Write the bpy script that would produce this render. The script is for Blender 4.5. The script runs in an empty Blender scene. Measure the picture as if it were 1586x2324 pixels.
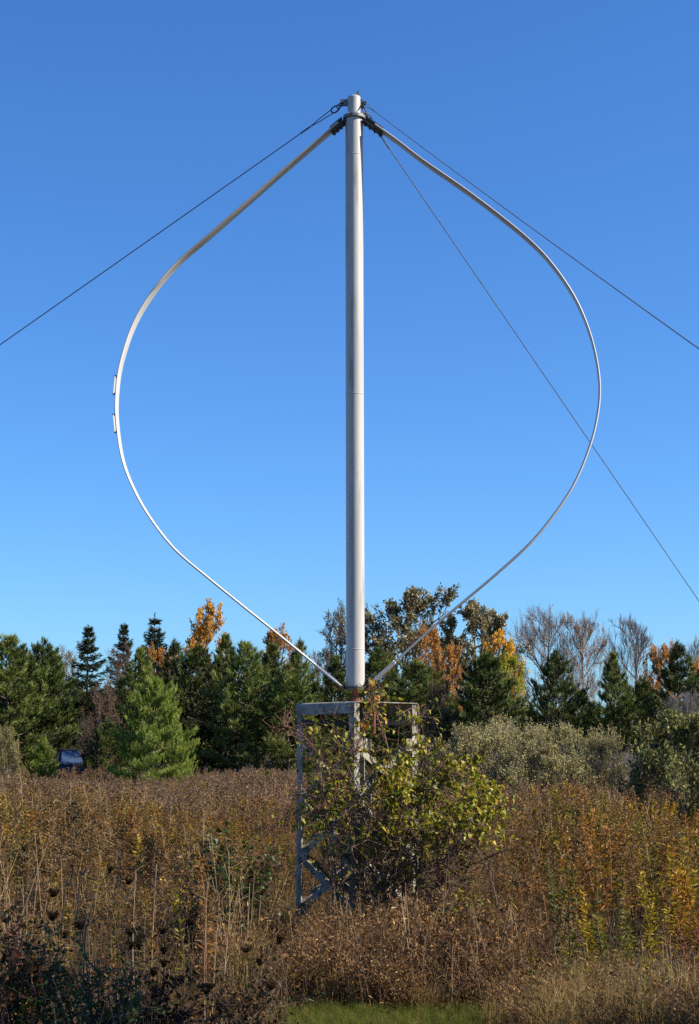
import bpy, math, random
import numpy as np
from mathutils import Vector, noise as mnoise

# ------------------------------------------------------------------ camera
SC = bpy.context.scene
EYE = 1.6
FD, CXD, CYD, HZ = 3630.0, 793.0, 1161.7, 1710.0      # focal length, centre and horizon in survey pixels
TH = math.atan((HZ - CYD) / FD)
cam_d = bpy.data.cameras.new("camera"); cam = bpy.data.objects.new("camera", cam_d)
SC.collection.objects.link(cam); SC.camera = cam
cam.location = (0, 0, EYE); cam.rotation_euler = (math.pi / 2 + TH, 0, 0)
cam_d.sensor_fit = 'VERTICAL'; cam_d.sensor_height = 36.0; cam_d.lens = 36.0 * FD / 2323.4
cam_d.clip_start = 0.1; cam_d.clip_end = 6000

# ------------------------------------------------------------------ light
SUN_EL, SUN_AZ = math.radians(38), math.radians(100)   # azimuth clockwise from +Y (straight ahead)
SUNV = Vector((math.sin(SUN_AZ) * math.cos(SUN_EL), math.cos(SUN_AZ) * math.cos(SUN_EL), math.sin(SUN_EL)))
W = bpy.data.worlds.new("World"); SC.world = W; W.use_nodes = True
nt = W.node_tree; bg = nt.nodes["Background"]
sky = nt.nodes.new("ShaderNodeTexSky"); sky.sky_type = 'NISHITA'; sky.sun_disc = False
sky.sun_elevation = SUN_EL; sky.sun_rotation = SUN_AZ
sky.altitude = 0; sky.air_density = 1.0; sky.dust_density = 0.45; sky.ozone_density = 4.0
hs = nt.nodes.new("ShaderNodeHueSaturation"); hs.inputs['Saturation'].default_value = 1.10
wb = nt.nodes.new("ShaderNodeMix"); wb.data_type = 'RGBA'; wb.blend_type = 'MULTIPLY'; wb.inputs[0].default_value = 1.0
wb.inputs[7].default_value = (0.66, 1.02, 1.42, 1)       # the photograph's cool white balance
nt.links.new(sky.outputs[0], hs.inputs['Color']); nt.links.new(hs.outputs[0], wb.inputs[6]); nt.links.new(wb.outputs[2], bg.inputs[0])
bg.inputs[1].default_value = 0.060
sd = bpy.data.lights.new("sun", 'SUN'); so = bpy.data.objects.new("sun", sd); SC.collection.objects.link(so)
sd.energy = 5.0; sd.angle = math.radians(0.53); sd.color = (1.0, 0.90, 0.74)
so.rotation_euler = (-SUNV).to_track_quat('-Z', 'Y').to_euler()
SC.view_settings.view_transform = 'Standard'; SC.view_settings.look = 'None'
SC.view_settings.exposure = 1.12; SC.view_settings.gamma = 1.0
SC.render.engine = 'CYCLES'
SC.cycles.max_bounces = 5; SC.cycles.diffuse_bounces = 2; SC.cycles.glossy_bounces = 2
SC.cycles.transmission_bounces = 3; SC.cycles.transparent_max_bounces = 4
SC.cycles.use_denoising = False

RNG = np.random.default_rng(7)
def reseed(s):
    global RNG
    RNG = np.random.default_rng(s); random.seed(s)

def up(x, y, Y):
    """point at ground distance Y that lies behind survey pixel x, y"""
    cx, u = (x - CXD) / FD, (CYD - y) / FD
    c, s = math.cos(TH), math.sin(TH)
    t = Y / (c - u * s)
    return np.array([t * cx, Y, EYE + t * (s + u * c)])

# ------------------------------------------------------------------ materials
def new_mat(name):
    m = bpy.data.materials.new(name); m.use_nodes = True
    n = m.node_tree; n.nodes.clear()
    out = n.nodes.new("ShaderNodeOutputMaterial")
    return m, n, out

def ramp(n, stops, interp='LINEAR'):
    r = n.nodes.new("ShaderNodeValToRGB"); e = r.color_ramp.elements
    r.color_ramp.interpolation = interp
    while len(e) < len(stops): e.new(0.5)
    for el, (p, c) in zip(e, stops):
        el.position = p; el.color = (*c, 1)
    return r

def leaf_mat(name, stops, trans=0.35, rough=0.6, spec=0.3, inst=0.35, patch=None):
    """leaf colour from the per-leaf value 'v', nudged per plant; light passes through the leaf"""
    m, n, out = new_mat(name)
    at = n.nodes.new("ShaderNodeAttribute"); at.attribute_name = "v"
    oi = n.nodes.new("ShaderNodeObjectInfo")
    r = ramp(n, [(q, (c[0] * .84, c[1] * .79, c[2] * .55)) for q, c in stops])
    if inst > 0:
        mx = n.nodes.new("ShaderNodeMix"); mx.data_type = 'FLOAT'; mx.inputs[0].default_value = inst
        n.links.new(at.outputs['Fac'], mx.inputs[2]); n.links.new(oi.outputs['Random'], mx.inputs[3])
        n.links.new(mx.outputs[0], r.inputs[0])
    else:
        n.links.new(at.outputs['Fac'], r.inputs[0])
    col = r.outputs[0]
    p = n.nodes.new("ShaderNodeBsdfPrincipled"); p.inputs['Roughness'].default_value = rough
    p.inputs['Specular IOR Level'].default_value = spec
    t = n.nodes.new("ShaderNodeBsdfTranslucent"); mix = n.nodes.new("ShaderNodeMixShader")
    mix.inputs[0].default_value = trans
    n.links.new(col, p.inputs['Base Color']); n.links.new(col, t.inputs['Color'])
    n.links.new(p.outputs[0], mix.inputs[1]); n.links.new(t.outputs[0], mix.inputs[2])
    n.links.new(mix.outputs[0], out.inputs[0])
    return m

def surf_mat(name, c1, c2, scale=4.0, rough=0.6, metal=0.0, bump=0.0, stain=None, stain_amt=0.5, spec=0.5, stretch=(1, 1, 1)):
    m, n, out = new_mat(name)
    tc = n.nodes.new("ShaderNodeTexCoord"); mp = n.nodes.new("ShaderNodeMapping"); mp.inputs['Scale'].default_value = stretch
    n.links.new(tc.outputs['Object'], mp.inputs[0])
    no = n.nodes.new("ShaderNodeTexNoise"); no.inputs['Scale'].default_value = scale; no.inputs['Detail'].default_value = 6
    n.links.new(mp.outputs[0], no.inputs['Vector'])
    r = ramp(n, [(0.3, c1), (0.7, c2)]); n.links.new(no.outputs[0], r.inputs[0])
    p = n.nodes.new("ShaderNodeBsdfPrincipled"); p.inputs['Metallic'].default_value = metal
    p.inputs['Specular IOR Level'].default_value = spec
    col = r.outputs[0]
    if stain:
        n2 = n.nodes.new("ShaderNodeTexNoise"); n2.inputs['Scale'].default_value = scale * 2.3; n2.inputs['Detail'].default_value = 8
        n.links.new(mp.outputs[0], n2.inputs['Vector'])
        r2 = ramp(n, [(0.62 - 0.2 * stain_amt, (0, 0, 0)), (0.7, (1, 1, 1))]); n.links.new(n2.outputs[0], r2.inputs[0])
        mx = n.nodes.new("ShaderNodeMix"); mx.data_type = 'RGBA'; n.links.new(r2.outputs[0], mx.inputs[0])
        n.links.new(col, mx.inputs[6]); mx.inputs[7].default_value = (*stain, 1); col = mx.outputs[2]
    n.links.new(col, p.inputs['Base Color'])
    rr = n.nodes.new("ShaderNodeMapRange"); rr.inputs[3].default_value = rough - 0.08; rr.inputs[4].default_value = rough + 0.1
    n.links.new(no.outputs[0], rr.inputs[0]); n.links.new(rr.outputs[0], p.inputs['Roughness'])
    if bump:
        b = n.nodes.new("ShaderNodeBump"); b.inputs['Strength'].default_value = bump; b.inputs['Distance'].default_value = 0.01
        n.links.new(no.outputs[0], b.inputs['Height']); n.links.new(b.outputs[0], p.inputs['Normal'])
    n.links.new(p.outputs[0], out.inputs[0])
    return m

M = {}
M['mast'] = surf_mat('mast_aluminium', (0.33, 0.32, 0.30), (0.43, 0.415, 0.39), 7, 0.38, 0.0, stain=(0.27, 0.25, 0.22), stain_amt=0.35, stretch=(1, 1, .12))
M['blade'] = surf_mat('blade_aluminium', (0.40, 0.39, 0.37), (0.48, 0.47, 0.45), 3, 0.38, 0.0)
M['iron'] = surf_mat('dark_iron', (0.03, 0.03, 0.032), (0.065, 0.06, 0.055), 18, 0.6, 0.4, bump=0.3)
M['flange'] = surf_mat('flange_steel', (0.12, 0.13, 0.12), (0.2, 0.21, 0.19), 18, 0.6, 0.3, stain=(0.1, 0.05, 0.03))
M['rust'] = surf_mat('rusty_steel', (0.12, 0.035, 0.018), (0.22, 0.075, 0.035), 25, 0.85, 0.1, bump=0.4)
M['frame'] = surf_mat('galvanised_steel', (0.12, 0.108, 0.085), (0.38, 0.355, 0.30), 6, 0.7, 0.0, stain=(0.10, 0.065, 0.04), stain_amt=0.4, bump=.3, spec=.25)
M['wire'] = surf_mat('wire_rope', (0.10, 0.11, 0.12), (0.17, 0.18, 0.19), 40, 0.5, 0.5)
M['bark'] = surf_mat('pine_bark', (0.06, 0.045, 0.035), (0.16, 0.11, 0.08), 6, 0.9, bump=0.8, stretch=(1, 1, .3))
M['bark_grey'] = surf_mat('grey_bark', (0.13, 0.11, 0.10), (0.24, 0.21, 0.19), 6, 0.9, bump=0.6, stretch=(1, 1, .3))
M['bark_dark'] = surf_mat('oak_bark', (0.045, 0.035, 0.03), (0.10, 0.08, 0.07), 6, 0.9, bump=0.6, stretch=(1, 1, .3))
M['twig'] = surf_mat('brown_twig', (0.04, 0.022, 0.012), (0.13, 0.08, 0.048), 20, 0.8)
M['red_twig'] = surf_mat('red_brown_twig', (0.12, 0.045, 0.03), (0.2, 0.09, 0.05), 20, 0.7)
M['dark_stem'] = surf_mat('blackened_stem', (0.012, 0.010, 0.009), (0.04, 0.03, 0.024), 20, 0.9)  # stalk colour, also put on near-left plants to imitate shade
M['pale_stem'] = surf_mat('straw_stem', (0.17, 0.11, 0.055), (0.32, 0.22, 0.12), 20, 0.8)
M['pine'] = leaf_mat('pine_needles', [(0, (0.008, 0.013, 0.003)), (.45, (0.055, 0.085, 0.020)), (1, (0.27, 0.33, 0.10))], .2, .5)
M['pine_light'] = leaf_mat('light_pine_needles', [(0, (0.015, 0.024, 0.005)), (.45, (0.095, 0.14, 0.032)), (1, (0.33, 0.40, 0.14))], .25, .5)
M['pine_young'] = leaf_mat('young_pine_needles', [(0, (0.12, 0.17, 0.03)), (.5, (0.25, 0.35, 0.07)), (1, (0.42, 0.52, 0.17))], .3, .5)
M['spruce'] = leaf_mat('spruce_needles', [(0, (0.010, 0.020, 0.009)), (1, (0.045, 0.065, 0.028))], .12, .5)
M['leaf_yellow'] = leaf_mat('yellow_leaves', [(0, (0.34, 0.16, 0.02)), (.4, (0.72, 0.40, 0.06)), (1, (0.95, 0.66, 0.14))], .4, .5)
M['leaf_orange'] = leaf_mat('orange_leaves', [(0, (0.26, 0.12, 0.03)), (.5, (0.60, 0.30, 0.08)), (1, (0.85, 0.48, 0.17))], .4, .5)
M['leaf_oak'] = leaf_mat('oak_leaves', [(0, (0.07, 0.08, 0.04)), (.5, (0.18, 0.165, 0.09)), (1, (0.38, 0.30, 0.18))], .25, .45, .5)
M['leaf_brown'] = leaf_mat('brown_leaves', [(0, (0.13, 0.06, 0.03)), (1, (0.30, 0.17, 0.10))], .3)
M['leaf_lime'] = leaf_mat('lime_leaves', [(0, (0.14, 0.19, 0.015)), (.7, (0.35, 0.36, 0.03)), (1, (0.50, 0.38, 0.04))], .4)
M['leaf_silver'] = leaf_mat('silver_leaves', [(0, (0.12, 0.115, 0.05)), (.35, (0.30, 0.275, 0.15)), (.8, (0.52, 0.49, 0.34)), (1, (0.62, 0.60, 0.48))], .25, .7, .12)
M['leaf_grey'] = leaf_mat('grey_green_leaves', [(0, (0.05, 0.07, 0.02)), (.6, (0.27, 0.28, 0.14)), (.9, (0.50, 0.49, 0.32)), (1, (0.60, 0.59, 0.45))], .25, .7, .12)
M['leaf_shrub'] = leaf_mat('shrub_leaves', [(0, (0.05, 0.065, 0.008)), (.3, (0.15, 0.19, 0.015)), (.6, (0.34, 0.34, 0.028)), (.85, (0.50, 0.37, 0.045)), (1, (0.60, 0.53, 0.18))], .4, .5, .3, inst=0)
M['leaf_gold'] = leaf_mat('gold_leaves', [(0, (0.50, 0.25, 0.04)), (1, (0.75, 0.48, 0.12))], .4, .5, inst=0)
M['leaf_dark'] = leaf_mat('dark_green_leaves', [(0, (0.016, 0.034, 0.010)), (.6, (0.05, 0.09, 0.018)), (.92, (0.10, 0.17, 0.035)), (1, (0.22, 0.28, 0.08))], .3, .45)
M['leaf_red'] = leaf_mat('red_brown_leaves', [(0, (0.05, 0.035, 0.012)), (.5, (0.09, 0.035, 0.015)), (1, (0.22, 0.07, 0.03))], .3)
M['dry'] = leaf_mat('dry_weed', [(0, (0.02, 0.011, 0.005)), (.5, (0.085, 0.048, 0.02)), (.9, (0.24, 0.15, 0.075)), (1, (0.5, 0.38, 0.24))], .3, .8, .1)
M['plume'] = leaf_mat('dry_plume', [(0, (0.035, 0.019, 0.009)), (.5, (0.145, 0.088, 0.044)), (.85, (0.30, 0.205, 0.12)), (1, (0.60, 0.48, 0.34))], .3, .9, .05)
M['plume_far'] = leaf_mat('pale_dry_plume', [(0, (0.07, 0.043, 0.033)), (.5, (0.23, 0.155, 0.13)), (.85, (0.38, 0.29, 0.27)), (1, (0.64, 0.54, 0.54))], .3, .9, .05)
M['dry_red'] = leaf_mat('russet_dry_leaves', [(0, (0.04, 0.018, 0.009)), (.5, (0.17, 0.088, 0.042)), (.85, (0.40, 0.24, 0.13)), (1, (0.75, 0.54, 0.38))], .3, .7, .2)
M['w_orange'] = leaf_mat('orange_weed_leaves', [(0, (0.08, 0.032, 0.006)), (.5, (0.26, 0.115, 0.014)), (1, (0.52, 0.26, 0.028))], .35)
M['w_olive'] = leaf_mat('olive_weed_leaves', [(0, (0.045, 0.055, 0.010)), (.5, (0.13, 0.13, 0.018)), (1, (0.26, 0.23, 0.035))], .35)
M['w_yellow'] = leaf_mat('yellow_weed_leaves', [(0, (0.13, 0.11, 0.008)), (.6, (0.38, 0.29, 0.02)), (1, (0.62, 0.42, 0.03))], .4)
M['straw'] = leaf_mat('straw_grass', [(0, (0.08, 0.055, 0.022)), (.5, (0.25, 0.18, 0.085)), (1, (0.50, 0.39, 0.22))], .3, .7, .2)
M['grass'] = leaf_mat('green_grass', [(0, (0.045, 0.065, 0.010)), (.6, (0.12, 0.155, 0.028)), (.9, (0.22, 0.22, 0.06)), (1, (0.28, 0.23, 0.10))], .3, .6, .2)
M['seed'] = leaf_mat('blackened_seed_head', [(0, (0.008, 0.006, 0.005)), (.7, (0.035, 0.024, 0.018)), (1, (0.16, 0.11, 0.08))], .05, .9, .05)  # umbel colour, also put on near-left plants in place of shade
M['seed_brown'] = leaf_mat('brown_seed_head', [(0, (0.03, 0.018, 0.011)), (.6, (0.09, 0.055, 0.035)), (1, (0.26, 0.17, 0.11))], .15, .9, .05)  # umbel colour, reused as a shade tone on near-left plants
M['car_paint'] = surf_mat('dark_blue_paint', (0.004, 0.005, 0.010), (0.007, 0.009, 0.017), 3, 0.55, 0.0, spec=.2)
M['car_glass'] = surf_mat('vehicle_glass', (0.04, 0.07, 0.13), (0.05, 0.08, 0.15), 3, 0.2, 0.2, spec=1.0)
M['tyre'] = surf_mat('tyre_rubber', (0.012, 0.012, 0.012), (0.02, 0.02, 0.02), 10, 0.9)
M['chrome'] = surf_mat('wheel_alloy', (0.35, 0.35, 0.37), (0.45, 0.45, 0.47), 10, 0.3, 0.8)
M['lamp'] = surf_mat('lamp_plastic', (0.10, 0.10, 0.11), (0.14, 0.14, 0.15), 10, 0.3)
M['tail'] = surf_mat('tail_plastic', (0.3, 0.01, 0.01), (0.35, 0.02, 0.02), 10, 0.2)

# ------------------------------------------------------------------ mesh collector
class MB:
    """collects triangles and quads in numpy and links them as one mesh object"""
    def __init__(s): s.V = []; s.F = []; s.v = []; s.mi = []; s.n = 0
    def add(s, V, F, val=None, mi=0):
        V = np.array(V, float).reshape(-1, 3); F = np.array(F, int)
        s.V.append(V); s.F.append(F + s.n); s.n += len(V)
        if val is None: val = np.full(len(V), .5)
        elif np.isscalar(val): val = np.full(len(V), float(val))
        s.v.append(np.asarray(val, float)); s.mi.append(np.full(len(F), mi, int))
    def mesh(s, name, mats, smooth=False):
        me = bpy.data.meshes.new(name)
        V = np.concatenate(s.V)
        me.vertices.add(len(V)); me.vertices.foreach_set('co', V.ravel())
        loops = np.concatenate([f.ravel() for f in s.F]); tot = np.concatenate([np.full(len(f), f.shape[1]) for f in s.F])
        me.loops.add(len(loops)); me.loops.foreach_set('vertex_index', loops.astype(np.int32))
        me.polygons.add(len(tot)); st = np.concatenate([[0], np.cumsum(tot)[:-1]])
        me.polygons.foreach_set('loop_start', st.astype(np.int32)); me.polygons.foreach_set('loop_total', tot.astype(np.int32))
        me.polygons.foreach_set('material_index', np.concatenate(s.mi).astype(np.int32))
        me.polygons.foreach_set('use_smooth', np.full(len(tot), smooth))
        a = me.attributes.new('v', 'FLOAT', 'POINT'); a.data.foreach_set('value', np.concatenate(s.v).astype(np.float32))
        for m in (mats if isinstance(mats, (list, tuple)) else [mats]): me.materials.append(m)
        me.update(calc_edges=True)
        return me
    def build(s, name, mats, parent=None, smooth=False, link=True):
        o = bpy.data.objects.new(name, s.mesh(name, mats, smooth))
        if link: SC.collection.objects.link(o)
        if parent: o.parent = parent
        return o

def nrm(a): return a / np.maximum(np.linalg.norm(a, axis=-1, keepdims=True), 1e-9)
def rnd(n, k=3): return RNG.normal(size=(n, k))

def box(mb, c, ax, half, bev=0.0, mi=0, val=.5):
    """box with centre c, axes ax (3x3 rows) and half sizes; bevelled along its long edges when bev>0"""
    c = np.asarray(c, float); ax = nrm(np.asarray(ax, float)); hx, hy, hz = half
    if bev <= 0:
        s = np.array([[x, y, z] for x in (-1, 1) for y in (-1, 1) for z in (-1, 1)]) * [hx, hy, hz]
        mb.add(c + s @ ax, [[0, 1, 3, 2], [4, 6, 7, 5], [0, 4, 5, 1], [2, 3, 7, 6], [0, 2, 6, 4], [1, 5, 7, 3]], val, mi)
        return
    pr = []
    for (sx, sy) in ((1, 1), (-1, 1), (-1, -1), (1, -1)):
        a, b = [(hx, hy - bev), (hx - bev, hy)], [(hx - bev, hy), (hx, hy - bev)]
        q = a if (sx * sy > 0) else b
        pr += [(sx * x, sy * y) for x, y in q]
    pr = np.array(pr); k = len(pr)
    V = np.concatenate([np.c_[pr, np.full(k, -hz)], np.c_[pr, np.full(k, hz)]])
    mb.add(c + V @ ax, [[i, (i + 1) % k, (i + 1) % k + k, i + k] for i in range(k)], val, mi)
    V2 = c + V @ ax
    mb.add(V2[:k], [list(range(k))[::-1]], val, mi); mb.add(V2[k:], [list(range(k))], val, mi)

def frames(P):
    P = np.asarray(P, float); T = nrm(np.gradient(P, axis=0))
    n = np.cross(T[0], [0, 0, 1.0]);
    if np.linalg.norm(n) < 1e-3: n = np.cross(T[0], [1.0, 0, 0])
    N = [nrm(n)]
    for i in range(1, len(P)):
        v = N[-1] - T[i] * np.dot(N[-1], T[i]); N.append(nrm(v))
    N = np.array(N); return T, N, np.cross(T, N)

def tube(mb, P, r, k=8, caps=True, mi=0, val=.5):
    P = np.asarray(P, float); r = np.broadcast_to(np.asarray(r, float), (len(P),))
    T, N, B = frames(P); a = np.arange(k) * 2 * math.pi / k
    R = P[:, None] + r[:, None, None] * (np.cos(a)[None, :, None] * N[:, None] + np.sin(a)[None, :, None] * B[:, None])
    V = R.reshape(-1, 3); F = []
    for i in range(len(P) - 1):
        for j in range(k): F.append([i * k + j, i * k + (j + 1) % k, (i + 1) * k + (j + 1) % k, (i + 1) * k + j])
    mb.add(V, F, val, mi)
    if caps:
        mb.add(V[:k], [list(range(k))[::-1]], val, mi); mb.add(V[-k:], [list(range(k))], val, mi)

def lathe(mb, c, axis, prof, k=24, mi=0):
    """prof: list of (offset along axis, radius)"""
    axis = nrm(np.asarray(axis, float)); t = np.array([1.0, 0, 0]) if abs(axis[0]) < .9 else np.array([0, 1.0, 0])
    A = nrm(np.cross(axis, t)); B = np.cross(axis, A); a = np.arange(k) * 2 * math.pi / k
    V = np.concatenate([np.asarray(c) + axis * h + r * (np.cos(a)[:, None] * A + np.sin(a)[:, None] * B) for h, r in prof])
    for i in range(len(prof) - 1):
        mb.add(V[i * k:(i + 2) * k], [[j, (j + 1) % k, (j + 1) % k + k, j + k] for j in range(k)], .5, mi)
    mb.add(V[:k], [list(range(k))[::-1]], .5, mi); mb.add(V[-k:], [list(range(k))], .5, mi)

def sticks(mb, P0, P1, r0, r1, val=.5, mi=0):
    """many 3-sided tapered sticks at once"""
    P0, P1 = np.asarray(P0), np.asarray(P1); n = len(P0)
    if n == 0: return
    T = nrm(P1 - P0); q = np.where(np.abs(T[:, 2:3]) > .9, [[1.0, 0, 0]], [[0, 0, 1.0]])
    A = nrm(np.cross(T, q)); B = np.cross(T, A)
    r0 = np.broadcast_to(r0, (n,))[:, None]; r1 = np.broadcast_to(r1, (n,))[:, None]
    V = np.empty((n, 6, 3))
    for j in range(3):
        d = math.cos(j * 2.0944) * A + math.sin(j * 2.0944) * B
        V[:, j] = P0 + d * r0; V[:, 3 + j] = P1 + d * r1
    F = (np.arange(n)[:, None, None] * 6 + np.array([[0, 1, 4, 3], [1, 2, 5, 4], [2, 0, 3, 5]])[None]).reshape(-1, 4)
    v = np.repeat(val, 6) if not np.isscalar(val) else np.full(n * 6, val)
    mb.add(V.reshape(-1, 3), F, v, mi)

def leaves(mb, P, D, L, Wd, val, mi=0, fold=0.25, droop=0.0):
    """many folded leaves: base P, direction D, length L, width Wd"""
    n = len(P)
    if n == 0: return
    D = nrm(D); U = nrm(rnd(n) + [0, 0, .8]); S = nrm(np.cross(D, U)); N = np.cross(S, D)
    L = np.broadcast_to(L, (n,))[:, None]; Wd = np.broadcast_to(Wd, (n,))[:, None]
    V = np.empty((n, 6, 3))
    V[:, 0] = P
    V[:, 1] = P + D * L * .35 + S * Wd * .5 + N * Wd * fold
    V[:, 2] = P + D * L * .35 - S * Wd * .5 + N * Wd * fold
    V[:, 3] = P + D * L * .7 + S * Wd * .38 + N * Wd * fold * .6 - [0, 0, 1] * L * droop * .4
    V[:, 4] = P + D * L * .7 - S * Wd * .38 + N * Wd * fold * .6 - [0, 0, 1] * L * droop * .4
    V[:, 5] = P + D * L - [0, 0, 1] * L * droop
    F3 = np.array([[0, 1, 2], [3, 5, 4]]); F4 = np.array([[1, 3, 4, 2]])
    idx = np.arange(n)[:, None, None] * 6
    VV = V.reshape(-1, 3); v = np.repeat(val, 6) if not np.isscalar(val) else np.full(n * 6, val)
    b = mb.n; mb.add(VV, (idx + F3).reshape(-1, 3), v, mi)
    mb.F.append((idx + F4).reshape(-1, 4) + b); mb.mi.append(np.full(n, mi, int))

def quads(mb, P, D, L, Wd, val, mi=0):
    """small flat kite leaves, four vertices each"""
    n = len(P)
    if n == 0: return
    D = nrm(D); S = nrm(np.cross(D, rnd(n)))
    L = np.broadcast_to(L, (n,))[:, None]; Wd = np.broadcast_to(Wd, (n,))[:, None]
    V = np.stack([P, P + D * L * .45 + S * Wd * .5, P + D * L, P + D * L * .45 - S * Wd * .5], 1)
    mb.add(V.reshape(-1, 3), np.arange(n * 4).reshape(-1, 4), np.repeat(val, 4) if not np.isscalar(val) else val, mi)

def needles(mb, P, A, m, L, Wd, spread, val, mi=0):
    """tufts at P along axes A, m needles each"""
    n = len(P); Pm = np.repeat(P, m, 0); Am = np.repeat(nrm(A), m, 0)
    back = RNG.uniform(0, .8, (n * m, 1)) * L
    D = nrm(Am + rnd(n * m) * spread); S = nrm(np.cross(D, rnd(n * m)))
    ln = L * RNG.uniform(.7, 1.15, (n * m, 1)); B = Pm - Am * back
    V = np.stack([B - S * Wd / 2, B + S * Wd / 2, B + D * ln], 1)
    v = np.clip(np.repeat(val, m) + RNG.uniform(-.12, .12, n * m), 0, 1)
    mb.add(V.reshape(-1, 3), np.arange(n * m * 3).reshape(-1, 3), np.repeat(v, 3), mi)

# ------------------------------------------------------------------ object helpers
def tag(o, label=None, cat=None, group=None, kind=None):
    if label: o['label'] = label
    if cat: o['category'] = cat
    if group: o['group'] = group
    if kind: o['kind'] = kind
    return o
def empty(name, loc=(0, 0, 0), label=None, cat=None, group=None, rz=0):
    o = bpy.data.objects.new(name, None); SC.collection.objects.link(o); o.empty_display_size = .2
    o.location = loc; o.rotation_euler = (0, 0, rz); return tag(o, label, cat, group)
def copy_tree(o, parent=None):
    c = o.copy(); SC.collection.objects.link(c); c.parent = parent
    for ch in list(o.children): copy_tree(ch, c)
    return c

# ------------------------------------------------------------------ ground
def ground_material():
    m, n, out = new_mat('field_soil')
    tc = n.nodes.new("ShaderNodeTexCoord")
    a = n.nodes.new("ShaderNodeTexNoise"); a.inputs['Scale'].default_value = .35; a.inputs['Detail'].default_value = 8
    b = n.nodes.new("ShaderNodeTexNoise"); b.inputs['Scale'].default_value = 14; b.inputs['Detail'].default_value = 8
    n.links.new(tc.outputs['Object'], a.inputs[0]); n.links.new(tc.outputs['Object'], b.inputs[0])
    r1 = ramp(n, [(.35, (.06, .045, .028)), (.65, (.11, .08, .045))]); r2 = ramp(n, [(.3, (.4, .4, .4)), (.7, (1.2, 1.15, 1))])
    n.links.new(a.outputs[0], r1.inputs[0]); n.links.new(b.outputs[0], r2.inputs[0])
    mx = n.nodes.new("ShaderNodeMix"); mx.data_type = 'RGBA'; mx.blend_type = 'MULTIPLY'; mx.inputs[0].default_value = 1
    n.links.new(r1.outputs[0], mx.inputs[6]); n.links.new(r2.outputs[0], mx.inputs[7])
    p = n.nodes.new("ShaderNodeBsdfPrincipled"); p.inputs['Roughness'].default_value = .95; p.inputs['Specular IOR Level'].default_value = .1
    bm = n.nodes.new("ShaderNodeBump"); bm.inputs['Distance'].default_value = .03; n.links.new(b.outputs[0], bm.inputs['Height'])
    n.links.new(mx.outputs[2], p.inputs[0]); n.links.new(bm.outputs[0], p.inputs['Normal']); n.links.new(p.outputs[0], out.inputs[0])
    return m
def gz(x, y):
    return 0.05 * mnoise.noise(Vector((x * .21, y * .21, 0))) + 0.02 * mnoise.noise(Vector((x * 1.1, y * 1.1, 5)))
g = MB()
xs = np.concatenate([[-2500, -400, -80], np.linspace(-34, 34, 103), [80, 400, 2500]])
ys = np.concatenate([[-2500, -300, -40], np.linspace(-6, 118, 187), [200, 600, 4000]])
VV = np.array([[x, y, gz(x, y) if abs(x) < 36 and -7 < y < 119 else 0] for y in ys for x in xs])
nx = len(xs); FF = [[j * nx + i, j * nx + i + 1, (j + 1) * nx + i + 1, (j + 1) * nx + i] for j in range(len(ys) - 1) for i in range(nx - 1)]
g.add(VV, FF); tag(g.build('ground', ground_material(), smooth=True), kind='structure')

# ------------------------------------------------------------------ turbine
Y0 = 13.6
B0 = up(806.5, 1558, Y0); T0 = up(803.5, 268, Y0)
AXZ = nrm(T0 - B0); PSI = math.radians(4.5)
RX = np.array([math.cos(PSI), -math.sin(PSI), 0.0]); RN = np.array([math.sin(PSI), math.cos(PSI), 0.0])
def upr(x, y):
    """point of the rotor's own plane behind survey pixel x, y"""
    o = np.array([0, 0, EYE]); d = up(x, y, 10.0) - o
    return o + d * (np.dot(B0 - o, RN) / np.dot(d, RN))
turbine = empty('wind_turbine', (B0[0], Y0, 0), 'tall curved-blade wind turbine with a silver pole and two bowed blades', 'wind turbine')
TL = np.array(turbine.location)
def tb(mb, name, mat, parent=turbine, smooth=False):
    off = TL
    for V in mb.V: V -= off
    return mb.build(name, mat, parent, smooth)

mb = MB(); R = .0788
H = np.linalg.norm(T0 - B0)
prof = [(0.0, R)]
for t, dr in ((.062, .0), (.50, .0), (.93, 0.0)):
    prof += [(H * t - .005, R), (H * t - .003, R + .0016), (H * t + .003, R + .0016), (H * t + .005, R)]
prof += [(H, R)]
lathe(mb, B0, AXZ, prof, 48)
col = tb(mb, 'mast', M['mast'], smooth=True)
for p in col.data.polygons:
    if len(p.vertices) > 4: p.use_smooth = False
# top collar and cap
mb = MB(); lathe(mb, T0, AXZ, [(-.012, .098), (-.012, .1), (.014, .1), (.014, .098), (.014, .07)], 40)
for a in np.arange(8) * math.pi / 4 + .2:
    c = T0 + RX * math.cos(a) * .087 + RN * math.sin(a) * .087; lathe(mb, c + AXZ * .014, AXZ, [(0, .009), (.012, .009)], 6)
tb(mb, 'top_collar', M['flange'])
capb = T0 + AXZ * .014; Ct = up(803.5, 219, Y0); Hc = np.linalg.norm(Ct - capb)
mb = MB(); lathe(mb, capb, AXZ, [(0, .066), (.012, .066), (.014, .0585), (Hc * .93, .0585), (Hc * .98, .052), (Hc, .036)], 32)
cap = tb(mb, 'top_bearing', M['mast'])
mb = MB(); zl = up(779, 232.5, Y0)
box(mb, T0 + RX * -.09 + AXZ * (zl[2] - T0[2]), [RX, RN, AXZ], (.034, .006, .032), .003)
tb(mb, 'guy_lug', M['flange'])
mb = MB(); zf = up(812, 216, Y0)
P = np.array([[0.0, 0, -.02], [.05, 0, -.03], [.052, 0, .02], [.043, 0, .055], [.032, 0, .055], [.02, 0, .02]])
V = [Ct + RX * (p[0] - .004) + AXZ * p[2] + RN * s * .006 for s in (-1, 1) for p in P]
k = len(P); mb.add(V, [[i, (i + 1) % k, (i + 1) % k + k, i + k] for i in range(k)]); mb.add(V[:k], [list(range(k))]); mb.add(V[k:], [list(range(k))[::-1]])
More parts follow.
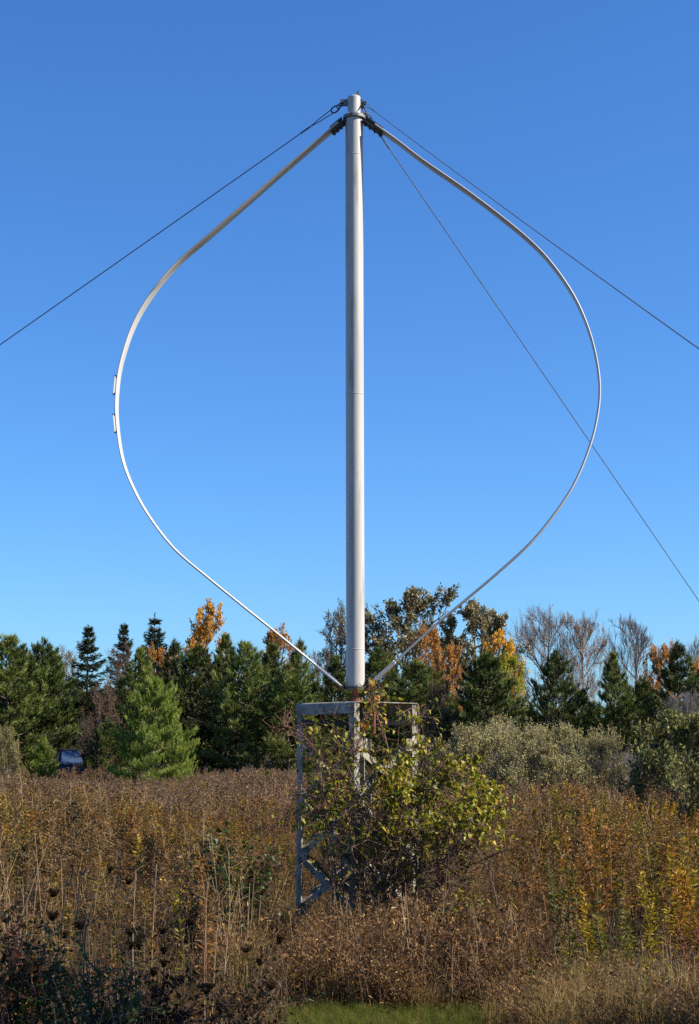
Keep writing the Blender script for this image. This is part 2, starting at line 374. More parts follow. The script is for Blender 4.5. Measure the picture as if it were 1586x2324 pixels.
tb(mb, 'top_fin', M['frame'])
for (px, py) in ((816, 232), (822, 241)):
    mb = MB(); c = up(px, py, Y0); box(mb, c, [RX, RN, AXZ], (.018, .006, .022), .003); tb(mb, 'guy_lug', M['frame'])
# bottom collar, shaft
mb = MB(); lathe(mb, B0 - AXZ * .024, AXZ, [(0, .1), (.022, .1), (.022, .085), (.0239, .085)], 40)
for a in np.arange(8) * math.pi / 4 + .2:
    c = B0 + RX * math.cos(a) * .091 + RN * math.sin(a) * .091; lathe(mb, c - AXZ * .002, AXZ, [(0, .007), (.016, .007)], 6)
tb(mb, 'bottom_collar', M['iron'])
mb = MB(); zt = up(806, 1592, Y0)[2]
lathe(mb, (B0[0], Y0, zt - .35), (0, 0, 1), [(0, .03), (.30, .03), (.31, .042), (.385, .042), (.39, .028), (B0[2] - .024 - zt + .35, .028)], 20)
tb(mb, 'drive_shaft', M['rust'], smooth=False)

def catmull(P, m=8):
    P = np.asarray(P, float); P = np.concatenate([[2 * P[0] - P[1]], P, [2 * P[-1] - P[-2]]]); out = []
    for i in range(1, len(P) - 2):
        for t in np.linspace(0, 1, m, endpoint=False):
            a, b, c, d = P[i - 1:i + 3]
            out.append(.5 * (2 * b + (c - a) * t + (2 * a - 5 * b + 4 * c - d) * t * t + (-a + 3 * b - 3 * c + d) * t ** 3))
    out.append(P[-2]); return np.array(out)
CH, TK = .148, .021
def airfoil():
    pts = []
    xs_ = .5 * (1 - np.cos(np.linspace(0, math.pi, 13)))
    y = 5 * .14 * (.2969 * np.sqrt(xs_) - .126 * xs_ - .3516 * xs_ ** 2 + .2843 * xs_ ** 3 - .1036 * xs_ ** 4)
    y = y / y.max() * TK / 2
    for i in range(len(xs_)): pts.append(((xs_[i] - .5) * CH, y[i]))
    for i in range(len(xs_) - 2, 0, -1): pts.append(((xs_[i] - .5) * CH, -y[i]))
    return np.array(pts)
AF = airfoil()
LB = [(768, 283), (740, 307), (640, 393), (560, 463), (480, 533), (402, 601), (342, 674), (302, 745), (275, 830), (266, 900), (267, 960), (279, 1040), (305, 1110), (345, 1180), (400, 1249), (470, 1309), (540, 1366), (620, 1430), (700, 1495), (776, 1557)]
RB = [(852, 288), (900, 322), (960, 368), (1050, 430), (1130, 490), (1198, 546), (1250, 600), (1300, 672), (1333, 745), (1353, 820), (1360, 890), (1352, 960), (1332, 1030), (1299, 1105), (1252, 1175), (1200, 1236), (1130, 1300), (1060, 1359), (980, 1426), (900, 1499), (840, 1552)]
def blade(pix):
    C = catmull([upr(*p) for p in pix], 6); T = nrm(np.gradient(C, axis=0)); N = nrm(np.cross(T, RN))
    V = C[:, None] + AF[None, :, 0:1] * RN + AF[None, :, 1:2] * N[:, None]
    k = len(AF); n = len(C); mb = MB()
    mb.add(V.reshape(-1, 3), [[i * k + j, i * k + (j + 1) % k, (i + 1) * k + (j + 1) % k, (i + 1) * k + j] for i in range(n - 1) for j in range(k)])
    mb.add(V[0], [list(range(k))[::-1]]); mb.add(V[-1], [list(range(k))])
    return mb, C, T, N
for side, pix in ((-1, LB), (1, RB)):
    mb, C, T, N = blade(pix); bl = tb(mb, 'blade', M['blade'], smooth=True)
    # bolted root clamps, top and bottom
    for idx, inner, top in ((0, T0 + RX * side * .085 - AXZ * .01, True), (-1, B0 + RX * side * .085 - AXZ * .012, False)):
        mb = MB(); e = C[idx]; d = nrm(C[3 if top else -4] - e)
        nn = nrm(np.cross(d, RN)) * (1 if np.cross(d, RN)[2] > 0 else -1)
        ln = .075 if top else .045
        a = e + d * ln * 1.3; mid = (inner + a) / 2; hl = np.linalg.norm(a - inner) / 2; dd = nrm(a - inner); n2 = nrm(np.cross(dd, RN)); n2 = n2 if n2[2] > 0 else -n2
        box(mb, mid - n2 * .020, [dd, RN, n2], (hl * .92, .055, .007), .002)
        if top: box(mb, mid + n2 * .017, [dd, RN, n2], (hl * .8, .05, .006), .002)
        for q in np.linspace(-.7, .75, 4):
            for s in (-.035, .035):
                lathe(mb, mid + dd * hl * q + RN * s - n2 * .029, -n2, [(0, .008), (.012 if top else .008, .008)], 6)
        tb(mb, 'root_clamp', M['iron'] if top else M['rust'])
        if not top:
            mb = MB(); box(mb, e + d * .17, [d, RN, nn], (.11, .07, .014), .004); tb(mb, 'root_sleeve', M['blade'])
# spoiler flaps on the left blade
Cl = catmull([upr(*p) for p in LB], 6)
for ya, yb in ((859, 897), (945, 983)):
    seg = Cl[[np.argmin(abs(Cl[:, 2] - upr(266, y)[2])) for y in (ya, yb)]]
    za, zb = upr(266, ya)[2], upr(266, yb)[2]
    def at_z(z): i = np.argmin(abs(Cl[:, 2] - z)); return Cl[i] + (Cl[i + 1] - Cl[i]) * ((z - Cl[i][2]) / (Cl[i + 1][2] - Cl[i][2]))
    a, b = at_z(za), at_z(zb); d = nrm(b - a); outw = nrm(np.cross(d, RN)); outw = outw if outw[0] < 0 else -outw
    fa = nrm(outw * .8 - RN * .6); mb = MB(); box(mb, (a + b) / 2 - RN * .070 + outw * .007, [d, fa, np.cross(d, fa)], (np.linalg.norm(b - a) / 2, .017, .0025))
    tb(mb, 'air_brake_flap', M['blade'])
    for c in (a, b):
        mb = MB(); box(mb, c - RN * .072 + outw * .014, [d, RN, outw], (.010, .004, .010)); tube(mb, [c - RN * .07 - d * .014 + outw * .014, c - RN * .07 + d * .014 + outw * .014], .0035, 6)
        tb(mb, 'flap_hinge', M['iron'])

# ------------------------------------------------------------------ guy wires
def ground_anchor(p0, p1, R_=12.0, far=False):
    best = None
    for t in np.linspace(.3, 30, 12000):
        x, y = p0[0] + (p1[0] - p0[0]) * t, p0[1] + (p1[1] - p0[1]) * t
        if y < HZ + 20: continue
        d = up(x, y, 1.0) - [0, 0, EYE]
        if d[2] >= 0: continue
        P = np.array([0, 0, EYE]) + d * (EYE / -d[2])
        if far != (P[1] > Y0): continue
        e = abs(np.hypot(P[0] - B0[0], P[1] - Y0) - R_)
        if best is None or e < best[0]: best = (e, P)
    return best[1]
def ring(mb, c, ax, nrml, L, Wd, r):
    """teardrop link: centre c, long axis ax, in the plane with normal nrml"""
    ax = nrm(ax); s = nrm(np.cross(ax, nrml)); a = np.linspace(0, 2 * math.pi, 21)
    P = [c + ax * L * math.cos(q) + s * Wd * math.sin(q) * (1 + .25 * math.cos(q)) for q in a]; tube(mb, P, r, 6, False)
wires = [((766, 244), (0, 780), (777, 234), 'left-hand guy wire running down past the left blade', 0.0048, .012, True),
         ((824, 234), (1586, 772), (816, 226), 'upper right guy wire running above the right blade', 0.0034, .045, False),
         ((832, 262), (1586, 1362), (822, 240), 'steep right guy wire crossing behind the right blade', 0.0045, .01, True)]
for p0, p1, lug, lab, wr, sag, far in wires:
    A = ground_anchor(p0, p1, far=far); print(lab, A); S = up(*p0, Y0); Lg = up(*lug, Y0); d = nrm(A - S)
    root = empty('guy_wire', (A[0], A[1], 0), lab, 'guy wire', 'guy wires holding up the turbine mast')
    L = np.linalg.norm(A - S); n = 40
    st = S + d * .30
    P = np.array([st + (A + d * -.5 - st) * t - np.array([0, 0, 1]) * 4 * sag * t * (1 - t) for t in np.linspace(0, 1, n)])
    mb = MB(); tube(mb, P, wr, 7)
    ss = nrm(np.cross(d, [0, 1, .3]))
    tube(mb, [S + d * .05 + ss * .018, S + d * .2 + ss * .010, st], wr * .9, 6); tube(mb, [S + d * .05 - ss * .018, S + d * .2 - ss * .010, st], wr * .9, 6)
    tube(mb, [st, st + d * .1], wr * 1.8, 8)
    for V in mb.V: V -= np.array(root.location)
    mb.build('cable', M['wire'], root)
    mb = MB(); ring(mb, S + d * .02, d, np.array([0, 1.0, .2]), .045, .024, .007)
    ring(mb, Lg + (S - Lg) * .5, nrm(S - Lg + 1e-6), np.array([.6, .5, .6]), max(.02, np.linalg.norm(S - Lg) * .6), .014, .006)
    for V in mb.V: V -= np.array(root.location)
    mb.build('shackle', M['iron'], root)
    mb = MB(); tube(mb, [A - d * .5, A - d * .2], .014, 8); tube(mb, [A - d * .2, A + [0, 0, -.1]], .009, 8); lathe(mb, (A[0], A[1], -.1), (0, 0, 1), [(0, .16), (.14, .15), (.15, .13)], 16)
    for V in mb.V: V -= np.array(root.location)
    mb.build('ground_anchor', M['flange'], root)

# ------------------------------------------------------------------ tower frame
Nn = up(803.5, 1592, 13.09); ZT = Nn[2]
a_, b_ = .481, .535
cN = np.array([Nn[0], 13.09]); cL = cN + [-a_, b_]; cR = cN + [b_, a_]; cF = cL + [b_, a_]
tower = empty('support_tower', ((cN + cF)[0] / 2, (cN + cF)[1] / 2, 0), 'square pale steel frame of four angle legs and zigzag braces under the turbine', 'tower')
TL2 = np.array(tower.location)
def tw(mb, name, mat):
    for V in mb.V: V -= TL2
    return mb.build(name, mat, tower)
corners = [cN, cR, cF, cL]; cen = (cN + cF) / 2; LW = .062
Z = np.array([0, 0, 1.0])
def v3(p, z): return np.array([p[0], p[1], z])
for i, c in enumerate(corners):
    mb = MB()
    for o in (corners[(i + 1) % 4], corners[i - 1]):
        d = nrm(np.append(o - c, 0)); inn = nrm(np.append(cen - c, 0)); nn = nrm(inn - d * np.dot(inn, d))
        off = .003 if o is corners[i - 1] else 0
        box(mb, v3(c, (ZT - .008) / 2) + d * (LW / 2 + (.0045 if off else 0)) + nn * .003, [d, nn, Z], (LW / 2 - (.0045 if off else 0), .003, (ZT - .008) / 2))
    for z in np.arange(.2, ZT, .3):
        for o in (corners[(i + 1) % 4], corners[i - 1]):
            d = nrm(np.append(o - c, 0)); inn = nrm(np.append(cen - c, 0)); nn = nrm(inn - d * np.dot(inn, d))
            lathe(mb, v3(c, z) + d * LW * .55, -nn, [(0, .007), (.006, .007)], 6)
    tw(mb, 'leg', M['frame'])
for i in range(4):
    c, o = corners[i], corners[(i + 1) % 4]; d = nrm(np.append(o - c, 0)); L = np.linalg.norm(o - c)
    inn = nrm(np.append(cen - c, 0)); nn = nrm(inn - d * np.dot(inn, d)); mid = v3((c + o) / 2, ZT)
    # crossed braces in three panels
    zs = [up(0, y, 13.6)[2] for y in (1690, 1816, 1939, 2061)]
    for j in range(3):
        for q_, (A_, B_) in enumerate(((c, o), (o, c))):
            p, q = v3(A_, zs[j]), v3(B_, zs[j + 1])
            dd = nrm(q - p); sh = .035; p = p + dd * sh; q = q - dd * sh; side = nrm(np.cross(dd, nn)); side = side if side[2] > 0 else -side
            mb = MB(); m2 = (p + q) / 2 + nn * (.0095 + .052 * q_); ln = np.linalg.norm(q - p) / 2
            box(mb, m2, [dd, side, nn], (ln, .026, .0025))
            box(mb, m2 + side * .0235 + nn * .022, [dd, nn, side], (ln, .0195, .0025))
            tw(mb, 'brace', M['frame'])
    for z_ in zs:
        for (A_, sg) in ((c, 1), (o, -1)):
            mb = MB(); m2 = v3(A_, z_) + d * sg * .085 - nn * .0035; box(mb, m2, [d, Z, nn], (.055, .05, .003), .008)
            for bx_, bz_ in ((-.03, -.025), (-.03, .025), (.028, 0)): lathe(mb, m2 + d * sg * bx_ + Z * bz_ - nn * .003, -nn, [(0, .008), (.007, .008)], 6)
            tw(mb, 'gusset_plate', M['frame'])
# folded sheet cap: an upside-down channel, open towards the right-hand front
d = nrm(np.append(cR - cN, 0)); e = nrm(np.append(cL - cN, 0)); Lw = np.linalg.norm(cR - cN) / 2 + .008; Ll = np.linalg.norm(cL - cN) / 2 + .012; dep = .098; rc = .035
def prof_(o):
    r = rc - o; w = Lw - o; pts = [(-w, -dep)]
    pts += [(-w + r - r * math.cos(a), -o - r + r * math.sin(a)) for a in np.linspace(0, math.pi / 2, 7)]
    pts += [(w - r + r * math.sin(a), -o - r + r * math.cos(a)) for a in np.linspace(0, math.pi / 2, 7)]
    return pts + [(w, -dep)]
pr = prof_(0) + prof_(.007)[::-1]; k = len(pr); c3 = v3(cen, ZT + .004)
V = [c3 + d * x + Z * z + e * s_ * Ll for s_ in (-1, 1) for x, z in pr]; mb = MB()
mb.add(V, [[j, (j + 1) % k, (j + 1) % k + k, j + k] for j in range(k)])
h_ = k // 2
for s_ in (0, k): mb.add(V[s_:s_ + k], [[j, j + 1, k - 2 - j, k - 1 - j] for j in range(h_ - 1)])
tw(mb, 'cap_plate', M['frame'])
# inner cross bars carrying the shaft, rusty bolts
mb = MB(); zb = up(0, 1640, 13.6)[2]
for s in (-.1, .1):
    d = nrm(np.append(cR - cL, 0)); n_ = np.array([-d[1], d[0], 0])
    box(mb, v3(cen, zb) + n_ * s, [d, n_, Z], (np.linalg.norm(cR - cL) / 2 - .03, .004, .022))
box(mb, v3(cen, ZT - .035), [[1, 0, 0], [0, 1, 0], Z], (.13, .13, .028), .01)
tw(mb, 'bearing_beam', M['iron'])
for (px, Yb, y0, y1, r) in ((848, 13.3, 1580, 1665, .013), (732, 13.6, 1605, 1645, .010), (835, 13.45, 1586, 1600, .01), (820, 13.2, 1584, 1597, .008)):
    mb = MB(); a, b = up(px, y1, Yb), up(px, y0, Yb); tube(mb, [a, a + (b - a) * .5 + [.004, 0, 0], b], r, 8)
    lathe(mb, a + (b - a) * .8, (0, 0, 1), [(0, r * 1.7), (.016, r * 1.7)], 6); tw(mb, 'rusty_bolt', M['rust'])
# ladder-like flat strap lying at the foot
mb = MB(); a, b = up(776, 2072, 12.7), up(752, 2112, 12.4); dd = nrm(b - a)
box(mb, (a + b) / 2, [dd, nrm(np.cross(dd, Z)), np.cross(dd, nrm(np.cross(dd, Z)))], (.11, .022, .003)); tw(mb, 'foot_strap', M['frame'])
# ------------------------------------------------------------------ tree builders (each returns a list of (part name, mesh))
def curved(P0, D, L, bend, n=2):
    """vectorised two-segment branches: returns mid and end points"""
    D = nrm(D); M1 = P0 + D * L * .5; D2 = nrm(D + bend); return M1, M1 + D2 * L * .5

def pine(seed, h=8.0, w=4.2, bare=.08, m=26, up_=.8, light=0, needle=.27, dens=.78, cone=.75, nw=.036, hole=-.28):
    reseed(seed); wood, cr = MB(), MB()
    n = 9; tz = np.linspace(0, h * .97, n); tp = np.c_[np.cumsum(RNG.normal(0, .03, n)), np.cumsum(RNG.normal(0, .03, n)), tz]
    tube(wood, tp, np.linspace(.028 * h / 2.2, .012, n), 8)
    def tr(z): return np.array([np.interp(z, tz, tp[:, 0]), np.interp(z, tz, tp[:, 1]), z])
    z = h * bare; P, A, vals = [], [], []
    while z < h * .985:
        t = z / h; prof = (min(1, (t - bare) / .18 + .45)) * (1 - max(0, (t - .25) / .75) ** (1 / cone)) ** .8
        nb = RNG.integers(4, 7); a0 = RNG.uniform(0, 6.28)
        for j in range(nb):
            L = max(.22, w / 2 * prof * RNG.uniform(.72, 1.15)); az = a0 + j * 6.283 / nb + RNG.normal(0, .2)
            el = np.interp(t, [0, .5, 1], [-.05, .25, .9]) + RNG.normal(0, .1)
            d = np.array([math.cos(az) * math.cos(el), math.sin(az) * math.cos(el), math.sin(el)])
            b0 = tr(z); k = max(2, int(L / .25)); s = np.linspace(0, 1, k + 1)
            bp = b0 + d * L * s[:, None] + Z * (s[:, None] ** 2) * L * .22
            tube(wood, bp, np.linspace(.012 + .012 * L, .006, k + 1), 4, False)
            for q in np.arange(max(.18, .55 - .3 * t), 1.001, .17 / max(L, .5) / dens):
                c = b0 + d * L * q + Z * q * q * L * .22
                side = np.array([-d[1], d[0], 0])
                for s_ in ((-1, 1) if q < .97 else (0,)):
                    l2 = (1.05 - q) * L * .45 + .12
                    e = c + (d * .55 + side * s_ * RNG.uniform(.5, 1.0) + Z * RNG.uniform(.0, .35)) * l2 * (abs(s_)) + rnd(1)[0] * .03
                    if s_: wood_s.append((c, e))
                    for f in (np.arange(.35, 1.01, .22 / max(l2, .22)) if s_ else (1,)):
                        P.append(c + (e - c) * f + rnd(1)[0] * .03)
                        A.append(d * .5 + side * s_ * .35 + Z * (up_ + RNG.uniform(0, .5))); vals.append(RNG.uniform(.15, .85) + (.1 if q > .8 else 0))
        z += h * .043 * RNG.uniform(.8, 1.2)
    for q in np.linspace(.9, 1.01, 5):
        P.append(tr(min(h * q, h)) + [0, 0, max(0, q - 1) * h]); A.append(Z + rnd(1)[0] * .1); vals.append(.6)
    for j in range(9):
        az, q = RNG.uniform(0, 6.28), RNG.uniform(.1, .75); rr = w / 2 * q; zz = h * (.93 - q * .42)
        for f in np.linspace(0, 1, 5): P.append([math.cos(az) * rr, math.sin(az) * rr, zz + f * .55]); A.append(Z * 1.5 + rnd(1)[0] * .2); vals.append(.7)
    P, A, vals = np.array(P), np.array(A), np.array(vals)
    if wood_s:
        s = np.array(wood_s); sticks(wood, s[:, 0], s[:, 1], .007, .004); wood_s.clear()
    key = np.array([mnoise.noise(Vector(p * 1.6 + seed)) for p in P]); keep = key > hole; P, A, vals = P[keep] + rnd(keep.sum()) * .05, A[keep], np.clip(vals[keep] * .75 + key[keep] * 1.0 + .10, 0, 1)
    needles(cr, P, A, m, needle, nw, .42, vals)
    return [('trunk', wood.mesh('pine_trunk', M['bark'])), ('crown', cr)]
wood_s = []

def spruce(seed, h=9.0, w=4.6):
    reseed(seed); wood, cr = MB(), MB(); tube(wood, [[0, 0, 0], [.03, 0, h * .5], [0, 0, h * .99]], [.13, .07, .012], 8)
    z = h * .1; P, A, v = [], [], []
    while z < h * .985:
        t = z / h; L0 = w / 2 * (1 - t) ** .85 + .1; nb = RNG.integers(5, 8); a0 = RNG.uniform(0, 6.28)
        for j in range(nb):
            L = L0 * RNG.uniform(.5, 1.2); az = a0 + j * 6.283 / nb + RNG.normal(0, .15); el = np.interp(t, [0, 1], [-.3, .5])
            d = np.array([math.cos(az) * math.cos(el), math.sin(az) * math.cos(el), math.sin(el)]); sd_ = np.array([-math.sin(az), math.cos(az), 0])
            sticks(wood, [[0, 0, z]], [[0, 0, z] + d * L + Z * .15 * L], .018, .006)
            for q in np.arange(.2, 1.01, .12 / max(L, .4)):
                c = np.array([0, 0, z]) + d * L * q + Z * q * q * .15 * L
                for s_ in (-1, -.35, .35, 1):
                    wd = (1.02 - q) * L * .42 + .06
                    P.append(c + sd_ * s_ * wd + d * .1 + Z * RNG.normal(-.05, .07)); A.append(d * .8 + sd_ * s_ * .6 - Z * .05); v.append(RNG.uniform(.2, .8))
        z += h * .032 * RNG.uniform(.5, 1.5)
    for q in np.linspace(.9, 1.0, 5): P.append([0, 0, h * q]); A.append(Z + rnd(1)[0] * .2); v.append(.5)
    needles(cr, np.array(P, float), np.array(A, float), 9, .17, .034, .5, np.array(v))
    return [('trunk', wood.mesh('spruce_trunk', M['bark'])), ('crown', cr)]

def broad(seed, h=10.0, w=7.0, bole=.25, nl=11, n2=8, n3=6, n4=5, nleaf=4, leaf=.14, stems=1, clump=0.5, ratio=.6, upw=.35, twig_r=.008, narrow=1.0, top=1.0, bark='bark_grey'):
    """trunk, limbs, branches, twigs; leaves cluster at the twigs"""
    reseed(seed); wood, lf = MB(), MB(); c0 = np.array([0, 0, h * (bole + (1 - bole) * .5)]); rad = np.array([w / 2, w / 2, h * (1 - bole) * .5])
    starts, ends, r1 = [], [], []
    for s in range(stems):
        off = rnd(1)[0] * [.12, .12, 0] * (stems > 1) * w * .25
        lean = rnd(1)[0] * [.04, .04, 0] * h * (1 + 1.6 * (stems > 1))
        n = 8; t = np.linspace(0, 1, n)[:, None]; hh = h * .9 * (RNG.uniform(.7, 1) if stems > 1 else 1)
        tp = off + lean * t ** 1.3 * 2 + Z * t * hh + np.cumsum(RNG.normal(0, .01 * h, (n, 3)) * [1, 1, 0], 0)
        r0 = .022 * h / (stems ** .5); tube(wood, tp, r0 * (1 - t[:, 0]) ** .8 + .008, 7)
        for k in range(max(3, nl // stems)):
            q = bole + (1 - bole) * (k + RNG.uniform(0, 1)) / max(3, nl // stems) * .92; a = k * 2.4 + RNG.uniform(-.4, .4) + s
            p = np.array([np.interp(q, t[:, 0], tp[:, i]) for i in range(3)])
            dz = np.interp(q, [bole, 1], [.05, .98]); el = math.radians(np.interp(dz, [0, 1], [-28, 82])); rr = math.cos(el) * narrow
            e = c0 + np.array([math.cos(a) * rr, math.sin(a) * rr, math.sin(el)]) * rad * RNG.uniform(.75, 1.02)
            starts.append(p); ends.append(e); r1.append(r0 * .5 * (1 - q * .6))
    starts, ends, r1 = np.array(starts), np.array(ends), np.array(r1)
    mids = (starts + ends) / 2 + rnd(len(starts)) * h * .02 - Z * .0 + np.c_[(ends - starts)[:, :2] * .08, np.zeros(len(starts))]
    for s, m_, e, r in zip(starts, mids, ends, r1): tube(wood, catmull([s, m_, e], 3), np.linspace(r, r * .3 + .006, 7), 5, False)
    def child(S, Mi, E, n, lfrac, lmin, f0=.3):
        k = len(S); q = np.tile(np.linspace(f0, 1, n), k) + RNG.uniform(-.05, .05, k * n); q = np.clip(q, .1, 1)[:, None]
        S_, M_, E_ = (np.repeat(a, n, 0) for a in (S, Mi, E))
        P = np.where(q < .5, S_ + (M_ - S_) * q * 2, M_ + (E_ - M_) * (q - .5) * 2)
        ln = np.linalg.norm(E_ - S_, axis=1, keepdims=True); D = nrm(E_ - S_) * ratio + nrm(rnd(k * n)) * .85 + Z * upw + nrm(P - c0) * .25
        L = (ln * lfrac * (1.15 - q * .5) + lmin) * RNG.uniform(.6, 1.15, (k * n, 1))
        Mn, En = curved(P, D, L, nrm(rnd(k * n)) * .3 + Z * .15); return P, Mn, En
    S, Mi, E = child(starts, mids, ends, n2, .45, .2); sticks(wood, S, Mi, twig_r * 3.2, twig_r * 2.4); sticks(wood, Mi, E, twig_r * 2.4, twig_r * 1.5)
    S, Mi, E = child(S, Mi, E, n3, .5, .1); sticks(wood, S, Mi, twig_r * 1.5, twig_r * 1.2); sticks(wood, Mi, E, twig_r * 1.2, twig_r * .9)
    if n4: S, Mi, E = child(S, Mi, E, n4, .55, .08, .2); sticks(wood, S, E, twig_r * .9, twig_r * .55)
    if nleaf:
        # whole sprays keep or lose their leaves together
        key = np.array([mnoise.noise(Vector(p * 1.1 + seed)) for p in E]); ok = key > np.quantile(key, clump)
        E_, S_ = E[ok], S[ok]; k = int(len(E_) * nleaf); i = RNG.integers(0, len(E_), k); q = RNG.uniform(.2, 1.1, (k, 1))
        P = S_[i] + (E_[i] - S_[i]) * q + rnd(k) * leaf * .25; quads(lf, P, rnd(k) + nrm(E_[i] - S_[i]) * .7 - Z * .15, leaf * RNG.uniform(.7, 1.25, k), leaf * .62, np.clip(RNG.beta(2, 2.2, k) + (key[ok][i]) * .3, 0, 1))
    return [('trunk', wood.mesh('broadleaf_trunk', M[bark]))] + ([('crown', lf)] if nleaf else [])

PROTO = {}
def proto(key, parts, mat):
    PROTO[key] = [(n, (p.mesh(key + '_crown', M[mat]) if isinstance(p, MB) else p)) for n, p in parts]
def extent(key):
    mx = np.zeros(3)
    for _, me in PROTO[key]:
        a = np.empty(len(me.vertices) * 3); me.vertices.foreach_get('co', a); a = a.reshape(-1, 3)
        mx = np.maximum(mx, [np.quantile(abs(a[:, 0]), .97), np.quantile(abs(a[:, 1]), .97), a[:, 2].max()])
    return mx
def variant(key, src, mat):
    out = []
    for n, me in PROTO[src]:
        if n == 'crown': me = me.copy(); me.materials.clear(); me.materials.append(M[mat])
        out.append((n, me))
    PROTO[key] = out

proto('pine_a', pine(11, bare=.05, w=4.6, cone=.5), 'pine'); proto('pine_b', pine(12, w=4.2, bare=.10, cone=.55), 'pine')
proto('pine_c', pine(13, w=4.8, bare=.12, cone=.6), 'pine'); proto('pine_d', pine(14, w=3.6, bare=.16, cone=.6, m=16, dens=.9), 'pine')
proto('pine_e', pine(16, w=4.0, bare=.14, cone=.75), 'pine'); proto('pine_f', pine(17, w=5.0, bare=.18, cone=.5, hole=-.12), 'pine')
variant('pine_la', 'pine_a', 'pine_light'); variant('pine_lb', 'pine_c', 'pine_light')
_y = pine(15, h=5.0, w=4.4, bare=.01, up_=1.5, m=26, needle=.19, dens=1.7, cone=.62, nw=.020, hole=-.6)
proto('pine_y', _y, 'pine_young')
proto('spruce_a', spruce(21), 'spruce'); proto('spruce_b', spruce(22, w=3.8), 'spruce')
proto('yellow', broad(31, h=9, w=4.6, n3=6, n4=3, nleaf=6, leaf=.18, clump=.05, narrow=.8), 'leaf_yellow')
proto('orange', broad(32, h=9, w=4.8, n3=6, n4=3, nleaf=5.5, leaf=.18, clump=.1), 'leaf_orange')
proto('oak_a', broad(33, h=12, w=9, nl=13, n3=6, n4=4, nleaf=8, leaf=.20, clump=.06, bark='bark_dark'), 'leaf_oak')
proto('oak_b', broad(34, h=12, w=8, nl=12, n3=6, n4=4, nleaf=8, leaf=.20, clump=.06, bark='bark_dark'), 'leaf_oak')
proto('bare_a', broad(35, h=11, w=8, nl=20, n2=10, n3=7, n4=6, nleaf=.14, leaf=.15, clump=.7, twig_r=.009), 'leaf_brown')
variant('bare_o', 'bare_a', 'leaf_orange')
proto('bare_b', broad(36, h=11, w=7.5, nl=20, n2=10, n3=7, n4=6, nleaf=.8, leaf=.15, clump=.65, twig_r=.009), 'leaf_orange')
proto('bare_c', broad(37, h=11, w=7, nl=20, n2=9, n3=7, n4=6, nleaf=0, twig_r=.009), 'leaf_brown')
proto('brown_s', broad(38, h=6, w=3.4, bole=.08, nl=12, n2=8, n3=6, n4=5, nleaf=1.2, leaf=.10, clump=.2, twig_r=.006, bark='bark_dark'), 'leaf_brown')
proto('lime', broad(39, h=8, w=4.5, n3=6, n4=3, nleaf=6, leaf=.17, clump=.1), 'leaf_lime')
proto('tall_thin', broad(40, h=10, w=3.2, nl=14, n3=6, n4=4, nleaf=1.6, leaf=.13, clump=.3, narrow=.7), 'leaf_oak')
proto('silver_a', broad(41, h=2.8, w=3.4, bole=.02, nl=24, n2=9, n3=6, n4=4, nleaf=5, leaf=.07, stems=7, clump=.05, twig_r=.0035, upw=.6, bark='bark_dark'), 'leaf_silver')
proto('silver_b', broad(42, h=2.8, w=3.0, bole=.02, nl=24, n2=9, n3=6, n4=4, nleaf=5, leaf=.07, stems=6, clump=.05, twig_r=.0035, upw=.6), 'leaf_silver')
proto('grey_near', broad(43, h=2.6, w=2.4, bole=.02, nl=22, n2=9, n3=6, n4=4, nleaf=4, leaf=.085, stems=6, clump=.2, twig_r=.0022, upw=.8, bark='bark_dark'), 'leaf_grey')
proto('twiggy', broad(44, h=1.8, w=2.2, bole=.02, nl=18, n2=8, n3=6, n4=4, nleaf=.3, leaf=.06, stems=6, clump=.4, twig_r=.0035, upw=.4), 'leaf_brown')

EXT = {k: extent(k) for k in PROTO}
def plant(key, x, ytop, Y, wpx, name, label, cat, group=None, rz=None, base=0.0):
    """a tree or shrub at distance Y whose top stands at survey row ytop and whose crown is wpx wide"""
    p = up(x, ytop, Y); h = p[2] + .02; e = EXT[key]; w = wpx / FD * Y
    rz = RNG.uniform(0, 6.28) if rz is None else rz
    o = empty(name, (p[0], Y, gz(p[0], Y) - .02), label, cat, group, rz)
    sxy = w / (e[0] + e[1]); sz = h / e[2]; sxy = float(np.clip(sxy, sz * .45, sz * 1.7)); o.scale = (sxy, sxy, sz)
    for n, me in PROTO[key]:
        c = bpy.data.objects.new(n, me); SC.collection.objects.link(c); c.parent = o
    return o
reseed(5)
FARW = True
GP, GC, GB, GS = 'pines along the far edge of the field', 'spruces above the pine row', 'autumn broadleaf trees behind the pines', 'silvery shrubs at the right of the field'
